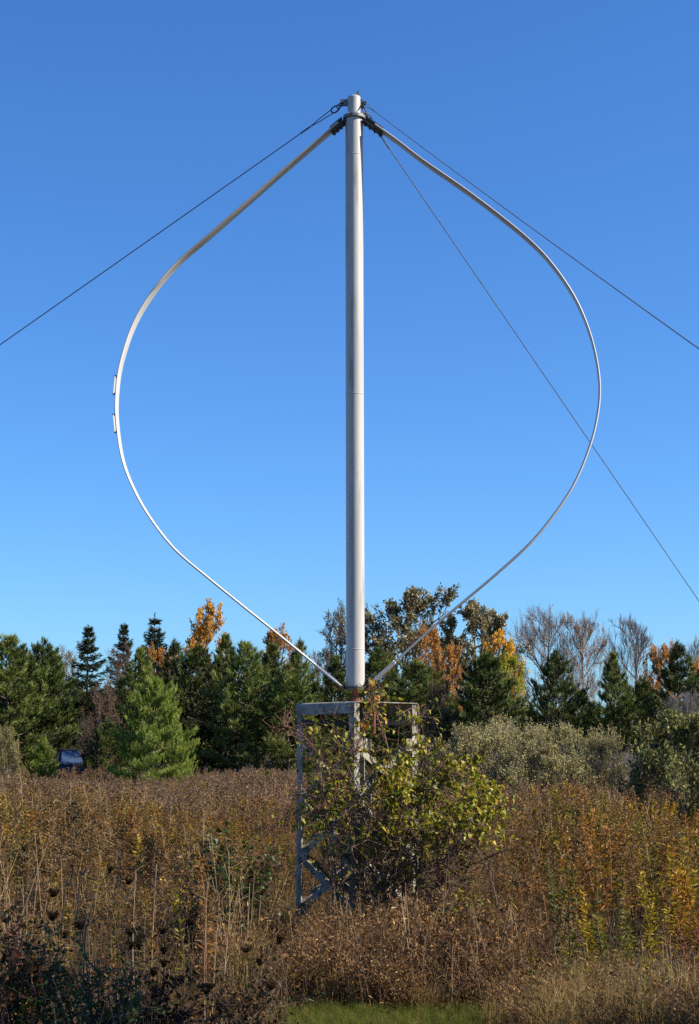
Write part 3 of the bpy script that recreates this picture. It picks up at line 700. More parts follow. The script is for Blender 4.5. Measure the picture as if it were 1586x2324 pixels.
PINES = [  # key, x, top, Y, width px, label
 ('pine_la', 22, 1432, 68, 165, 'big dense green pine cut by the left edge of the photo'),
 ('pine_lb', 100, 1440, 70, 150, 'light green pine with a pointed leader, just left of the dark spruce'),
 ('pine_c', 62, 1462, 76, 150, 'darker pine filling the gap between the two leftmost green pines'),
 ('pine_a', -55, 1440, 69, 160, 'pine partly outside the left edge of the photo'),
 ('pine_d', 168, 1530, 80, 110, 'low dark pine over the parked vehicle'),
 ('pine_b', 232, 1560, 82, 120, 'low dark pine beneath the pointed dark spruce'),
 ('pine_e', 322, 1462, 72, 130, 'dark pine directly behind the bright young pine'),
 ('pine_c', 246, 1625, 63, 80, 'small low dark pine standing just right of the parked vehicle'),
 ('pine_d', 272, 1570, 77, 110, 'low dark pine left behind the bright young pine'),
 ('pine_d', 398, 1442, 78, 110, 'slim pale-topped pine left of the golden tree'),
 ('pine_f', 448, 1455, 70, 150, 'broad pine standing right below the golden tree'),
 ('pine_e', 513, 1432, 71, 130, 'tall dark pine just right of the golden tree'),
 ('pine_la', 560, 1446, 67, 150, 'broad pine midway between golden tree and orange tree'),
 ('pine_d', 412, 1530, 74, 120, 'lower dark pine at the right side of the bright young pine'),
 ('pine_e', 618, 1452, 69, 140, 'pine in front of the orange maple left of the mast'),
 ('pine_d', 678, 1440, 75, 90, 'narrow pine top just right of the orange maple'),
 ('pine_lb', 655, 1500, 66, 140, 'yellowish green pine left behind the steel tower'),
 ('pine_b', 715, 1540, 72, 130, 'low dark pine under the lower end of the left blade'),
 ('pine_e', 762, 1480, 70, 130, 'pine partly hidden by the left side of the mast'),
 ('pine_f', 862, 1462, 73, 150, 'dark pine immediately right of the mast foot'),
 ('pine_la', 948, 1492, 64, 180, 'grey-green rounded pine under the right blade'),
 ('pine_d', 1018, 1560, 74, 110, 'dark pine under the big oak, right of the grey-green pine'),
 ('pine_b', 815, 1560, 76, 130, 'low dark pine directly behind the mast foot'),
 ('pine_a', 1102, 1470, 62, 165, 'full dark pine in front of the lime-yellow tree'),
 ('pine_d', 1190, 1600, 72, 120, 'low dark pine between the lime-yellow tree and the bare trees'),
 ('pine_f', 1262, 1468, 66, 125, 'ragged pine with a bushy top below the branching bare tree'),
 ('pine_b', 1320, 1560, 70, 120, 'low pine right beside the ragged bushy-topped pine'),
 ('pine_e', 1388, 1472, 66, 110, 'pine with a rounded point below the leafless tree'),
 ('pine_c', 1452, 1530, 70, 130, 'dark low pine between the two pointed pines at right'),
 ('pine_d', 1542, 1446, 64, 135, 'tallest pine near the right edge of the photo'),
 ('pine_f', 1600, 1500, 68, 140, 'pine partly cut off by the right edge of the photo'),
 ('pine_f', 1500, 1580, 74, 130, 'low dark pine behind the grey shrub at right'),
 ('pine_c', 1650, 1480, 66, 140, 'pine just outside the right edge of the photo'),
]
for k, x, yt, Y, w, lab in PINES: plant(k, x, yt, Y, w * 1.12, 'pine_tree', lab, 'tree', GP)
plant('pine_y', 352, 1524, 58, 160, 'young_pine_tree', 'bright green bushy young pine standing in front of the dark pine row', 'tree')
plant('pine_y', 102, 1672, 59, 62, 'young_pine_tree', 'small bright green pine sapling left of the parked vehicle', 'tree')
plant('spruce_a', 201, 1416, 78, 150, 'spruce_tree', 'very dark pointed spruce rising clear above its neighbours at left', 'tree', GC)
plant('spruce_a', 282, 1410, 84, 125, 'spruce_tree', 'dark spruce behind the bare brownish tree, second spruce from the left', 'tree', GC)
plant('spruce_b', 352, 1388, 88, 120, 'spruce_tree', 'tallest spruce of the three, with orange leaves before its right side', 'tree', GC)
for k, x, yt, Y, w, nm, lab in [
 ('yellow', 474, 1356, 88, 108, 'golden_tree', 'golden yellow tree with a sharp tip near the left blade'),
 ('orange', 634, 1412, 88, 110, 'maple_tree', 'orange tree crossed by the lower left blade'),
 ('orange', 368, 1452, 84, 60, 'maple_tree', 'small orange leafy tree in front of the tallest spruce'),
 ('brown_s', 275, 1452, 76, 70, 'bare_tree', 'thin greyish bare tree in front of the second spruce'),
 ('tall_thin', 150, 1462, 92, 80, 'distant_tree', 'pale olive tree peeping between light pine and dark spruce'),
 ('tall_thin', 766, 1358, 92, 90, 'thin_tree', 'thin half-bare tree just left of the mast'),
 ('brown_s', 728, 1460, 86, 70, 'bare_tree', 'low brownish twiggy tree left of the thin half-bare tree'),
 ('oak_a', 928, 1326, 92, 265, 'oak_tree', 'largest broadleaf tree, olive-brown oak right of the mast'),
 ('oak_b', 1082, 1350, 90, 205, 'oak_tree', 'second olive-brown oak, crossed by the lower right blade'),
 ('orange', 968, 1404, 84, 72, 'maple_tree', 'bright orange tree in front of the largest oak'),
 ('orange', 1010, 1450, 80, 44, 'maple_tree', 'narrow orange sapling between the two oaks'),
 ('yellow', 1130, 1422, 84, 100, 'golden_tree', 'yellow-orange tree top above the full dark pine'),
 ('lime', 1150, 1475, 72, 110, 'lime_tree', 'lime yellow tree showing round the full dark pine'),
 ('bare_a', 1228, 1364, 94, 150, 'bare_tree', 'branching bare tree, leftmost of the leafless ones against the sky'),
 ('bare_b', 1322, 1374, 92, 130, 'bare_tree', 'bare tree keeping scattered orange leaves, between two leafless trees'),
 ('bare_c', 1432, 1382, 98, 135, 'bare_tree', 'fully leafless grey tree near the right of the skyline'),
 ('bare_c', 1582, 1436, 100, 110, 'bare_tree', 'leafless grey tree at the right edge behind the pines'),
 ('orange', 1502, 1446, 86, 80, 'maple_tree', 'orange-leaved tree left of the tallest right-hand pine'),
 ('orange', 1590, 1486, 82, 60, 'maple_tree', 'orange tree cut by the right edge of the photo'),
 ('brown_s', 228, 1545, 64, 95, 'bare_tree', 'brown twiggy small tree left of the bright young pine'),
 ('brown_s', 1000, 1530, 62, 90, 'bare_tree', 'grey twiggy small tree right of the grey-green pine'),
 ('bare_c', 1555, 1556, 40, 120, 'bare_tree', 'slender grey leafless tree rising behind the right-hand shrub'),
]: plant(k, x, yt, Y, w, nm, lab, 'tree', GB if Y > 75 else None)
for k, x, yt, Y, w, lab in [
 ('silver_a', 1085, 1628, 41, 190, 'silvery shrub leftmost of the pale clump, beside the vine thicket'),
 ('silver_b', 1170, 1610, 43, 190, 'tallest silvery shrub of the pale clump'),
 ('silver_a', 1262, 1630, 42, 175, 'silvery shrub in the middle right of the pale clump'),
 ('silver_b', 1340, 1632, 41, 135, 'silvery shrub at the right end of the pale clump'),
 ('silver_a', 1210, 1665, 38, 190, 'front silvery shrub standing lowest before the pale clump')]:
    plant(k, x, yt, Y, w, 'silvery_shrub', lab, 'shrub', GS)
plant('grey_near', 1548, 1560, 21.5, 225, 'grey_shrub', 'tall grey-green shrub with pale leaves at the right edge', 'shrub')
plant('grey_near', 1640, 1600, 22.5, 200, 'grey_shrub', 'grey-green shrub outside the right edge behind the tall one', 'shrub')
plant('silver_a', 8, 1640, 58, 62, 'silvery_shrub', 'small pale shrub at the left edge below the pines', 'shrub')
e_ = EXT['oak_b']; o = empty('roadside_tree', (4.2, 6.85, 0), 'unseen small broadleaf tree added just outside the right edge to shade the near weeds', 'tree', rz=1.0); o.scale = (1.25 / e_[0], 1.15 / e_[1], 5.3 / e_[2])  # unseen tree, added to cast shade over the lower left
for n_, me_ in PROTO['oak_b']:
    c_ = bpy.data.objects.new(n_, me_); SC.collection.objects.link(c_); c_.parent = o
plant('twiggy', 1418, 1690, 48, 90, 'twiggy_shrub', 'dark leafless shrub between the pale clump and the right-hand shrub', 'shrub')
plant('twiggy', 590, 1702, 66, 90, 'twiggy_shrub', 'low reddish brushwood under the pines left of the tower', 'shrub')

# ------------------------------------------------------------------ parked vehicle in the shade
def make_car():
    c = up(158, 1725, 64.5); root = empty('parked_car', (c[0], 64.5, 0), 'dark blue parked car half hidden in the shade under the left pines', 'car', rz=math.radians(18))
    X, Yv = np.array([1., 0, 0]), np.array([0, 1., 0])
    def loft(secs, mat, name, mi=0):
        mb = MB(); k = len(secs[0]); V = np.concatenate([np.asarray(s, float) for s in secs])
        mb.add(V, [[i * k + j, i * k + (j + 1) % k, (i + 1) * k + (j + 1) % k, (i + 1) * k + j] for i in range(len(secs) - 1) for j in range(k)])
        mb.add(V[:k], [list(range(k))[::-1]]); mb.add(V[-k:], [list(range(k))]); return mb.build(name, mat, root)
    def sec(y, w, z0, z1, r=.12): return [(-w, y, z0 + r), (-w + r, y, z0), (w - r, y, z0), (w, y, z0 + r), (w, y, z1 - r), (w - r, y, z1), (-w + r, y, z1), (-w, y, z1 - r)]
    loft([sec(-2.25, .72, .35, .80), sec(-2.1, .84, .26, .92), sec(-1.1, .89, .24, 1.06), sec(1.5, .89, .24, 1.08), sec(2.1, .86, .28, 1.02), sec(2.25, .76, .4, .92)], M['car_paint'], 'body')
    loft([sec(-.98, .78, 1.0, 1.10, .04), sec(-.28, .66, 1.0, 1.62, .08), sec(.5, .66, 1.0, 1.68, .08), sec(1.75, .62, 1.0, 1.6, .08), sec(2.1, .74, 1.0, 1.12, .04)], M['car_paint'], 'cabin')
    mb = MB(); mb.add([(-.70, -.93, 1.14), (.70, -.93, 1.14), (.58, -.33, 1.59), (-.58, -.33, 1.59)], [[0, 1, 2, 3]]); mb.build('windscreen', M['car_glass'], root)
    for s in (-1, 1):
        for (ya, yb, yc, yd) in ((-.62, .42, .42, -.24), (.5, 1.6, 1.5, .5)):
            mb = MB(); mb.add([(s * .775, ya, 1.14), (s * .775, yb, 1.14), (s * .69, yc, 1.56), (s * .69, yd, 1.56)], [[0, 1, 2, 3]]); mb.build('side_window', M['car_glass'], root)
        mb = MB(); box(mb, (s * .62, -2.22, .72), np.eye(3), (.14, .035, .07), .02); mb.build('headlight', M['lamp'], root)
        mb = MB(); box(mb, (s * .68, 2.22, .82), np.eye(3), (.1, .03, .08), .02); mb.build('tail_light', M['tail'], root)
        mb = MB(); box(mb, (s * .95, -.62, 1.12), np.eye(3), (.09, .05, .06), .02); mb.build('door_mirror', M['car_paint'], root)
        for y in (-1.4, 1.42):
            mb = MB(); lathe(mb, (s * .76, y, .33), (s, 0, 0), [(0, .25), (.01, .32), (.13, .33), (.16, .30), (.16, .22)], 24); w_ = mb.build('wheel', M['tyre'], root)
            mb = MB(); lathe(mb, (s * .915, y, .33), (s, 0, 0), [(0, .21), (.01, .2), (.012, .05), (.02, .05)], 16); mb.build('rim', M['chrome'], w_)
    mb = MB(); box(mb, (0, -2.25, .55), np.eye(3), (.5, .03, .1), .02); mb.build('grille', M['tyre'], root)
    root.scale = (.62, .8, 1.06)
    return root
make_car()

# ------------------------------------------------------------------ thicket round the tower
def arcs(base, tips, r, mb, sag=.0, k=7, val=.5):
    out = []
    for b, e in zip(base, tips):
        m1 = b + (e - b) * .45 + np.array([0, 0, np.linalg.norm(e - b) * .12]) + rnd(1)[0] * .05
        P = catmull([b, m1, e - Z * sag], 5); tube(mb, P, np.linspace(r, r * .35, len(P)), 5, False); out.append(P)
    return out
def thicket():
    reseed(77); cx, cy = 1.02, 13.15
    root = empty('tangled_shrub', (cx, cy, 0), 'big tangled shrub with yellow-green leaves growing up around the steel tower', 'shrub')
    st, lf = MB(), MB(); off = np.array([cx, cy, 0])
    base = np.array([[RNG.normal(.42, .30), RNG.normal(13.0, .35), 0] for _ in range(36)])
    tips = []
    for i in range(36):
        a = RNG.uniform(0, 6.28); q = math.sqrt(RNG.uniform(0, 1)); x = .48 + .78 * q * math.cos(a); y = 12.85 + .62 * q * math.sin(a)
        top = 1.98 - .60 * max(0, x - .5) - .25 * max(0, .2 - x) - .35 * q ** 3
        tips.append([x, y, RNG.uniform(.8, top)])
    S = arcs(base, np.array(tips), .010, st)
    A = np.array([[p[0], p[len(p) // 2], p[-1]] for p in S])
    def child(A, n, lf_, f0, upz):
        k = len(A); q = np.tile(np.linspace(f0, 1, n), k)[:, None]; s, m_, e = (np.repeat(A[:, i], n, 0) for i in range(3))
        P = np.where(q < .5, s + (m_ - s) * q * 2, m_ + (e - m_) * (q - .5) * 2); D = nrm(e - s) * .35 + nrm(rnd(k * n)) + Z * upz
        L = lf_ * RNG.uniform(.5, 1.2, (k * n, 1)); M1, E = curved(P, D, L, nrm(rnd(k * n)) * .5 - Z * .3); return np.stack([P, M1, E], 1)
    A2 = child(A, 12, .36, .38, .15); sticks(st, A2[:, 0], A2[:, 1], .0048, .0036); sticks(st, A2[:, 1], A2[:, 2], .0036, .0022)
    A3 = child(A2, 6, .17, .2, .2); sticks(st, A3[:, 0], A3[:, 2], .0022, .0013)
    E = A3[:, 2]; h = E[:, 2]; x = E[:, 0]
    # leaves sit high and outside; the inside and foot are bare stems
    dens = np.clip((h - .8) / .3, 0, 1) + .07 - .3 * np.clip((x - .95) / .4, 0, 1)
    dens *= np.where(x < .2, .75, 1.0) * np.where((x < .12) & (h > 1.45), .22, 1) * np.where((x < .9) & (h > 1.62), .30, 1) * np.where((x > -.05) & (x < .22), .45, 1)
    key = np.array([mnoise.noise(Vector(p * 3.1)) for p in E]); dens *= np.clip(.55 + key * 2.6, .02, 1.7)
    n = RNG.poisson(np.clip(dens, 0, 9) * 6.2); i = np.repeat(np.arange(len(E)), n); k = len(i)
    P = A3[i, 0] + (A3[i, 2] - A3[i, 0]) * RNG.uniform(.3, 1.05, (k, 1)); D = rnd(k) * .8 + [.35, -.25, -.35]
    v = np.clip(RNG.beta(2, 2.4, k) * .95 + key[i] * .35, 0, 1); v[RNG.uniform(0, 1, k) < .02] = 1
    leaves(lf, P, D, RNG.uniform(.025, .062, k), RNG.uniform(.016, .038, k), v, droop=.2, fold=.35)
    br = MB(); low = np.where(h < 1.25)[0]; i = RNG.choice(low, 1200); k = len(i)
    quads(br, A3[i, 0] + (A3[i, 2] - A3[i, 0]) * RNG.uniform(.2, 1.2, (k, 1)) + rnd(k) * .02, rnd(k), RNG.uniform(.02, .045, k), RNG.uniform(.006, .016, k), np.clip(RNG.normal(.5, .25, k), 0, 1))
    for V in st.V + lf.V + br.V: V -= off
    st.build('stems', M['twig'], root); lf.build('foliage', M['leaf_shrub'], root); br.build('withered_leaves', M['dry_red'], root)
    # left-hand vine on the tower with a few gold leaves on top
    root = empty('climbing_vine', (-.1, 13.0, 0), 'thin leafy vine climbing the steel tower with gold leaves above its top corner', 'vine')
    off = np.array([-.1, 13.0, 0]); st, lf, gd = MB(), MB(), MB()
    cx_, Yv = 0, 12.95
    paths = [[(800, 2080, 13.0), (812, 1900, 12.95), (795, 1760, 13.0), (822, 1650, 12.95), (853, 1570, 13.0), (846, 1542, 13.0)],
             [(760, 2070, 13.2), (742, 1900, 13.1), (725, 1780, 13.1), (708, 1690, 13.1), (697, 1640, 13.2)],
             [(780, 2060, 13.0), (770, 1880, 12.9), (752, 1760, 12.95), (765, 1690, 13.0), (735, 1650, 13.0)],
             [(850, 2060, 13.0), (845, 1900, 13.0), (880, 1740, 13.0), (862, 1650, 13.1), (836, 1596, 13.1)],
             [(770, 2060, 13.1), (740, 1850, 12.9), (700, 1800, 12.8), (650, 1796, 12.7), (610, 1812, 12.6)],
             [(770, 2060, 13.1), (735, 1880, 12.9), (690, 1840, 12.8), (640, 1862, 12.7), (590, 1905, 12.6)],
             [(780, 2060, 13.0), (760, 1800, 12.8), (700, 1680, 12.8), (655, 1652, 12.8), (606, 1655, 12.8)],
             [(820, 2050, 12.8), (790, 1860, 12.7), (745, 1830, 12.6), (705, 1850, 12.6)]]
    for j, pt in enumerate(paths):
        C = catmull([up(*p) for p in pt], 8); C += np.cumsum(RNG.normal(0, .004, C.shape), 0); tube(st, C, np.linspace(.006, .002, len(C)), 5, False)
        k = 60; i = RNG.integers(4, len(C) - 1, k); P = C[i] + rnd(k) * .01; E = P + nrm(rnd(k)) * RNG.uniform(.05, .2, (k, 1)); sticks(st, P, E, .0016, .001)
        E2 = E + nrm(rnd(k)) * .07; sticks(st, E, E2, .001, .0008)
        nl = {4: 8, 5: 10, 6: 6}.get(j, 70)
        q = RNG.integers(0, k, nl); Pq = E[q] + rnd(nl) * .02
        leaves(lf, Pq, rnd(nl) + [.2, -.2, -.4], RNG.uniform(.03, .06, nl), RNG.uniform(.022, .036, nl), np.clip(RNG.beta(2, 2.2, nl), 0, 1), droop=.2)
    # leafy mass on the left face, from the rail down to mid height
    k = 900; px = RNG.uniform(688, 800, k); py = np.where(RNG.uniform(0, 1, k) < .75, RNG.normal(1785, 65, k), RNG.uniform(1660, 1990, k)); Pq = np.array([up(a, b, c) for a, b, c in zip(px, py, RNG.uniform(12.75, 13.5, k))])
    kk = np.array([mnoise.noise(Vector(p * 4.0)) for p in Pq]) > -.05; Pq = Pq[kk]; k = len(Pq)
    sticks(st, Pq, Pq + nrm(rnd(k)) * .10, .0015, .001)
    leaves(lf, Pq, rnd(k) + [.2, -.2, -.4], RNG.uniform(.03, .055, k), RNG.uniform(.02, .034, k), np.clip(RNG.beta(2, 2.6, k), 0, 1), droop=.2)
    for (x, y, n) in ((853, 1583, 7), (845, 1548, 5), (818, 1640, 6), (852, 1612, 3), (838, 1646, 5), (806, 1688, 4), (870, 1628, 3)):
        P = np.array([up(x + RNG.normal(0, 5), y + RNG.normal(0, 5), 12.98) for _ in range(n)]); leaves(gd, P, rnd(n) + [0, -.3, -.8], .045, .035, RNG.uniform(0, 1, n), droop=.2)
    for V in st.V + lf.V + gd.V: V -= off
    st.build('stems', M['red_twig'], root); lf.build('foliage', M['leaf_shrub'], root); gd.build('gold_leaves', M['leaf_gold'], root)
thicket()

def small_shrub(seed, x, ytop, Y, wpx, nst, leaf_m, stem_m, name, label, leaf=.04, nleaf=5, dark_foot=.2, wid=.55, spread=1.0):
    reseed(seed); c = up(x, 1800, Y); top = up(x, ytop, Y)[2]; w = wpx / FD * Y / 2
    root = empty(name, (c[0], Y, 0), label, 'shrub'); st, lf = MB(), MB()
    b = rnd(nst) * [.1, .1, 0]; a = RNG.uniform(0, 6.28, nst); q = np.sqrt(RNG.uniform(0, 1, nst))
    e = np.c_[w * q * np.cos(a), w * .8 * q * np.sin(a), top * (1.0 - .35 * q ** 2) * RNG.uniform(.6, 1, nst)]
    m_ = (b + e) / 2 + Z * top * .1; sticks(st, b, m_, .006, .0045); sticks(st, m_, e, .0045, .002)
    n = 12; q = np.tile(np.linspace(dark_foot, 1, n), nst)[:, None]; s, mm, ee = (np.repeat(v_, n, 0) for v_ in (b, m_, e)); P = np.where(q < .5, s + (mm - s) * q * 2, mm + (ee - mm) * (q - .5) * 2)
    E = P + nrm(rnd(len(P)) + Z * .3) * RNG.uniform(.06, .2, (len(P), 1)) * spread; sticks(st, P, E, .0022, .0012)
    k = int(len(E) * nleaf); i = RNG.integers(0, len(E), k); Pl = P[i] + (E[i] - P[i]) * RNG.uniform(.2, 1.1, (k, 1)); v = np.clip(RNG.beta(2, 2.5, k), 0, 1)
    leaves(lf, Pl, rnd(k) + [0, 0, -.1], leaf * RNG.uniform(.7, 1.3, k), leaf * wid, v)
    st.build('stems', M[stem_m], root); lf.build('foliage', M[leaf_m], root); return root
small_shrub(81, 515, 1822, 12.3, 215, 26, 'leaf_dark', 'twig', 'leafy_shrub', 'dark green leafy shrub in the weeds left of the tower', leaf=.045, nleaf=4)
small_shrub(82, 470, 1985, 12.0, 150, 18, 'leaf_dark', 'twig', 'leafy_shrub', 'low dark green shrub at the foot of the shrub left of the tower', leaf=.04, nleaf=4)
small_shrub(83, 40, 2020, 8.2, 270, 26, 'leaf_dark', 'twig', 'low_shrub', 'dark low shrub with reddish tips in the lower left corner', leaf=.03, nleaf=5)
small_shrub(84, 60, 2032, 8.1, 180, 6, 'leaf_red', 'red_twig', 'low_shrub', 'reddish-leaved shrublet growing through the corner shrub', leaf=.03, nleaf=4, dark_foot=.6)
small_shrub(86, 210, 2120, 8.0, 330, 26, 'leaf_dark', 'dark_stem', 'low_shrub', 'added low shrub, blackish to stand in for deep shade at the bottom left', leaf=.028, nleaf=5)  # added shrub; its near-black colour stands in for shade
small_shrub(87, 345, 2165, 8.5, 270, 22, 'seed', 'dark_stem', 'dead_shrub', 'added shrublet coloured black to imitate shade, right of the corner shrubs at lower left', leaf=.03, nleaf=4)  # added to darken the lower left, shade put into leaf colour
small_shrub(88, 560, 2180, 8.9, 230, 18, 'seed_brown', 'twig', 'dead_shrub', 'added shrublet coloured dark brown to imitate shade, left of the grass strip', leaf=.028, nleaf=4)  # another added shrublet, dark leaf colour imitating shade
small_shrub(85, 1055, 2010, 12.2, 150, 16, 'leaf_lime', 'twig', 'leafy_shrub', 'yellow-green shrublet at the right foot of the thicket', leaf=.04, nleaf=2.2)

# ------------------------------------------------------------------ herbs used singly and as ground cover
def stem_curve(h, lean, k=5):
    t = np.linspace(0, 1, k)[:, None]; a = RNG.uniform(0, 6.28); return np.c_[np.cos(a) * lean * t ** 2, np.sin(a) * lean * t ** 2, t * h] + np.cumsum(RNG.normal(0, .006, (k, 3)), 0) * [1, 1, 0]
def herb(kind, seed, n=1, rad=0.0, detail=1.0, big=1.0):
    """one plant (n=1) or a small stand; materials: 0 stem, 1 leaf, 2 head"""
    reseed(seed); mb = MB()
    for s in range(n):
        o = np.array([RNG.normal(0, rad), RNG.normal(0, rad), 0]) if n > 1 else np.zeros(3)
        sc_ = RNG.uniform(.75, 1.1)
        if kind == 'goldenrod_dry':
            h = .95 * sc_; C = stem_curve(h, .12) + o; tube(mb, C, np.linspace(.004, .0018, len(C)) * big, 3, False, 0)
            nb = int(15 * detail); q = np.linspace(.7, 1.0, nb); P = np.array([[np.interp(t, np.linspace(0, 1, len(C)), C[:, i]) for i in range(3)] for t in q])
            a = RNG.uniform(0, 6.28, nb); D = np.c_[np.cos(a), np.sin(a), RNG.uniform(.1, .8, nb)]; L = (.14 * (1.15 - (q - .7) / .34))[:, None] * RNG.uniform(.6, 1.2, (nb, 1))
            E = P + nrm(D) * L; sticks(mb, P, E, .0016 * big, .001 * big, .5, 0)
            k = int(150 * detail); i = RNG.integers(0, nb, k); Pp = P[i] + (E[i] - P[i]) * RNG.uniform(.15, 1.1, (k, 1)) + rnd(k) * .010; quads(mb, Pp, rnd(k) + Z * .5, .024 * big, (.010 if big == 1 else .014) * big, np.clip(RNG.normal(.5, .22, k), 0, 1), 2)
            k = int(26 * detail); t = RNG.uniform(.08, .75, k); Pp = np.array([[np.interp(u, np.linspace(0, 1, len(C)), C[:, i]) for i in range(3)] for u in t]); a = RNG.uniform(0, 6.28, k)
            quads(mb, Pp, np.c_[np.cos(a), np.sin(a), RNG.uniform(-1.1, .3, k)], .075 * big, .009 * big, np.clip(RNG.normal(.4, .25, k), 0, 1), 1)
        elif kind == 'leafy':
            h = .85 * sc_; C = stem_curve(h, .1) + o; tube(mb, C, np.linspace(.004, .0018, len(C)) * big, 3, False, 0)
            k = int(90 * detail); t = RNG.uniform(.1, 1.0, k) ** .8; Pp = np.array([[np.interp(u, np.linspace(0, 1, len(C)), C[:, i]) for i in range(3)] for u in t]); a = RNG.uniform(0, 6.28, k)
            L = .085 * (1.15 - t * .6); D = np.c_[np.cos(a), np.sin(a), RNG.uniform(.1, 1.0, k)]; quads(mb, Pp, D, L * big ** .5, .014 * big, np.clip(RNG.normal(.45, .25, k) + (t - .5) * .3, 0, 1), 1)
            k = int(40 * detail); Pp = C[-1] + rnd(k) * [.05, .05, .05] - Z * .04; quads(mb, Pp, rnd(k) + Z, .022 * big, .014 * big, np.clip(RNG.normal(.5, .25, k), 0, 1), 2)
        elif kind == 'brush':
            h = .55 * sc_; nb = 9
            for j in range(nb):
                C = stem_curve(h * RNG.uniform(.7, 1.1), .3) + o + rnd(1)[0] * [.06, .06, 0]; tube(mb, C, np.linspace(.003, .0012, len(C)) * big, 3, False, 0)
                k = int(46 * detail); t = RNG.uniform(.15, 1, k); Pp = np.array([[np.interp(u, np.linspace(0, 1, len(C)), C[:, i]) for i in range(3)] for u in t]) + rnd(k) * .022
                quads(mb, Pp, rnd(k) + [0, 0, .2], RNG.uniform(.02, .05, k) * big, RNG.uniform(.006, .014, k) * big, np.clip(RNG.normal(.5, .27, k), 0, 1), 1)
        elif kind == 'tuft':
            k = int(70 * detail); b = o + rnd(k) * [.05, .05, 0]; a = RNG.uniform(0, 6.28, k); sp = RNG.uniform(.05, .6, k); h = .5 * RNG.uniform(.5, 1.1, k)
            m_ = b + np.c_[np.cos(a) * sp * .3 * h, np.sin(a) * sp * .3 * h, h * .6]; e = m_ + np.c_[np.cos(a) * sp * h, np.sin(a) * sp * h, h * (.42 - sp * .5)]
            S = nrm(np.cross(nrm(m_ - b), rnd(k))) * .0022 * big; V = np.stack([b - S, b + S, m_ + S * .8, m_ - S * .8, e], 1)
            v = np.repeat(np.clip(RNG.normal(.5, .25, k), 0, 1), 5); B = mb.n; mb.add(V.reshape(-1, 3), (np.arange(k)[:, None] * 5 + [0, 1, 2, 3]), v, 1); mb.F.append(np.arange(k)[:, None] * 5 + [3, 2, 4] + B); mb.mi.append(np.full(k, 1))
        elif kind == 'litter':
            k = int(110 * detail); P = o + np.c_[rnd(k, 2) * .16, abs(RNG.normal(0, .10, k))]; quads(mb, P, rnd(k) + Z * .3, RNG.uniform(.03, .08, k) * big, RNG.uniform(.008, .02, k) * big, np.clip(RNG.normal(.35, .25, k), 0, 1), 1)
            k = 14; P = o + np.c_[rnd(k, 2) * .12, np.zeros(k)]; sticks(mb, P, P + nrm(rnd(k) * .5 + Z) * RNG.uniform(.2, .5, (k, 1)), .0022, .0012, .5, 0)
        elif kind == 'stalks':
            k = 5; P = o + np.c_[rnd(k, 2) * .12, np.zeros(k)]; E = P + nrm(rnd(k) * .12 + Z) * RNG.uniform(.6, 1.0, (k, 1)); sticks(mb, P, E, .0032, .0018, .5, 0)
            i = RNG.integers(0, k, 30); t = RNG.uniform(.3, 1, (30, 1)); Pq = P[i] + (E[i] - P[i]) * t; sticks(mb, Pq, Pq + nrm(rnd(30) + Z * .6) * .10, .0013, .0009, .5, 0)
            kk = 50; i = RNG.integers(0, 30, kk); quads(mb, Pq[i] + rnd(kk) * .04, rnd(kk), .03, .012, np.clip(RNG.normal(.5, .25, kk), 0, 1), 2)
    return mb
STEM = {'a': 'twig', 'b': 'pale_stem'}
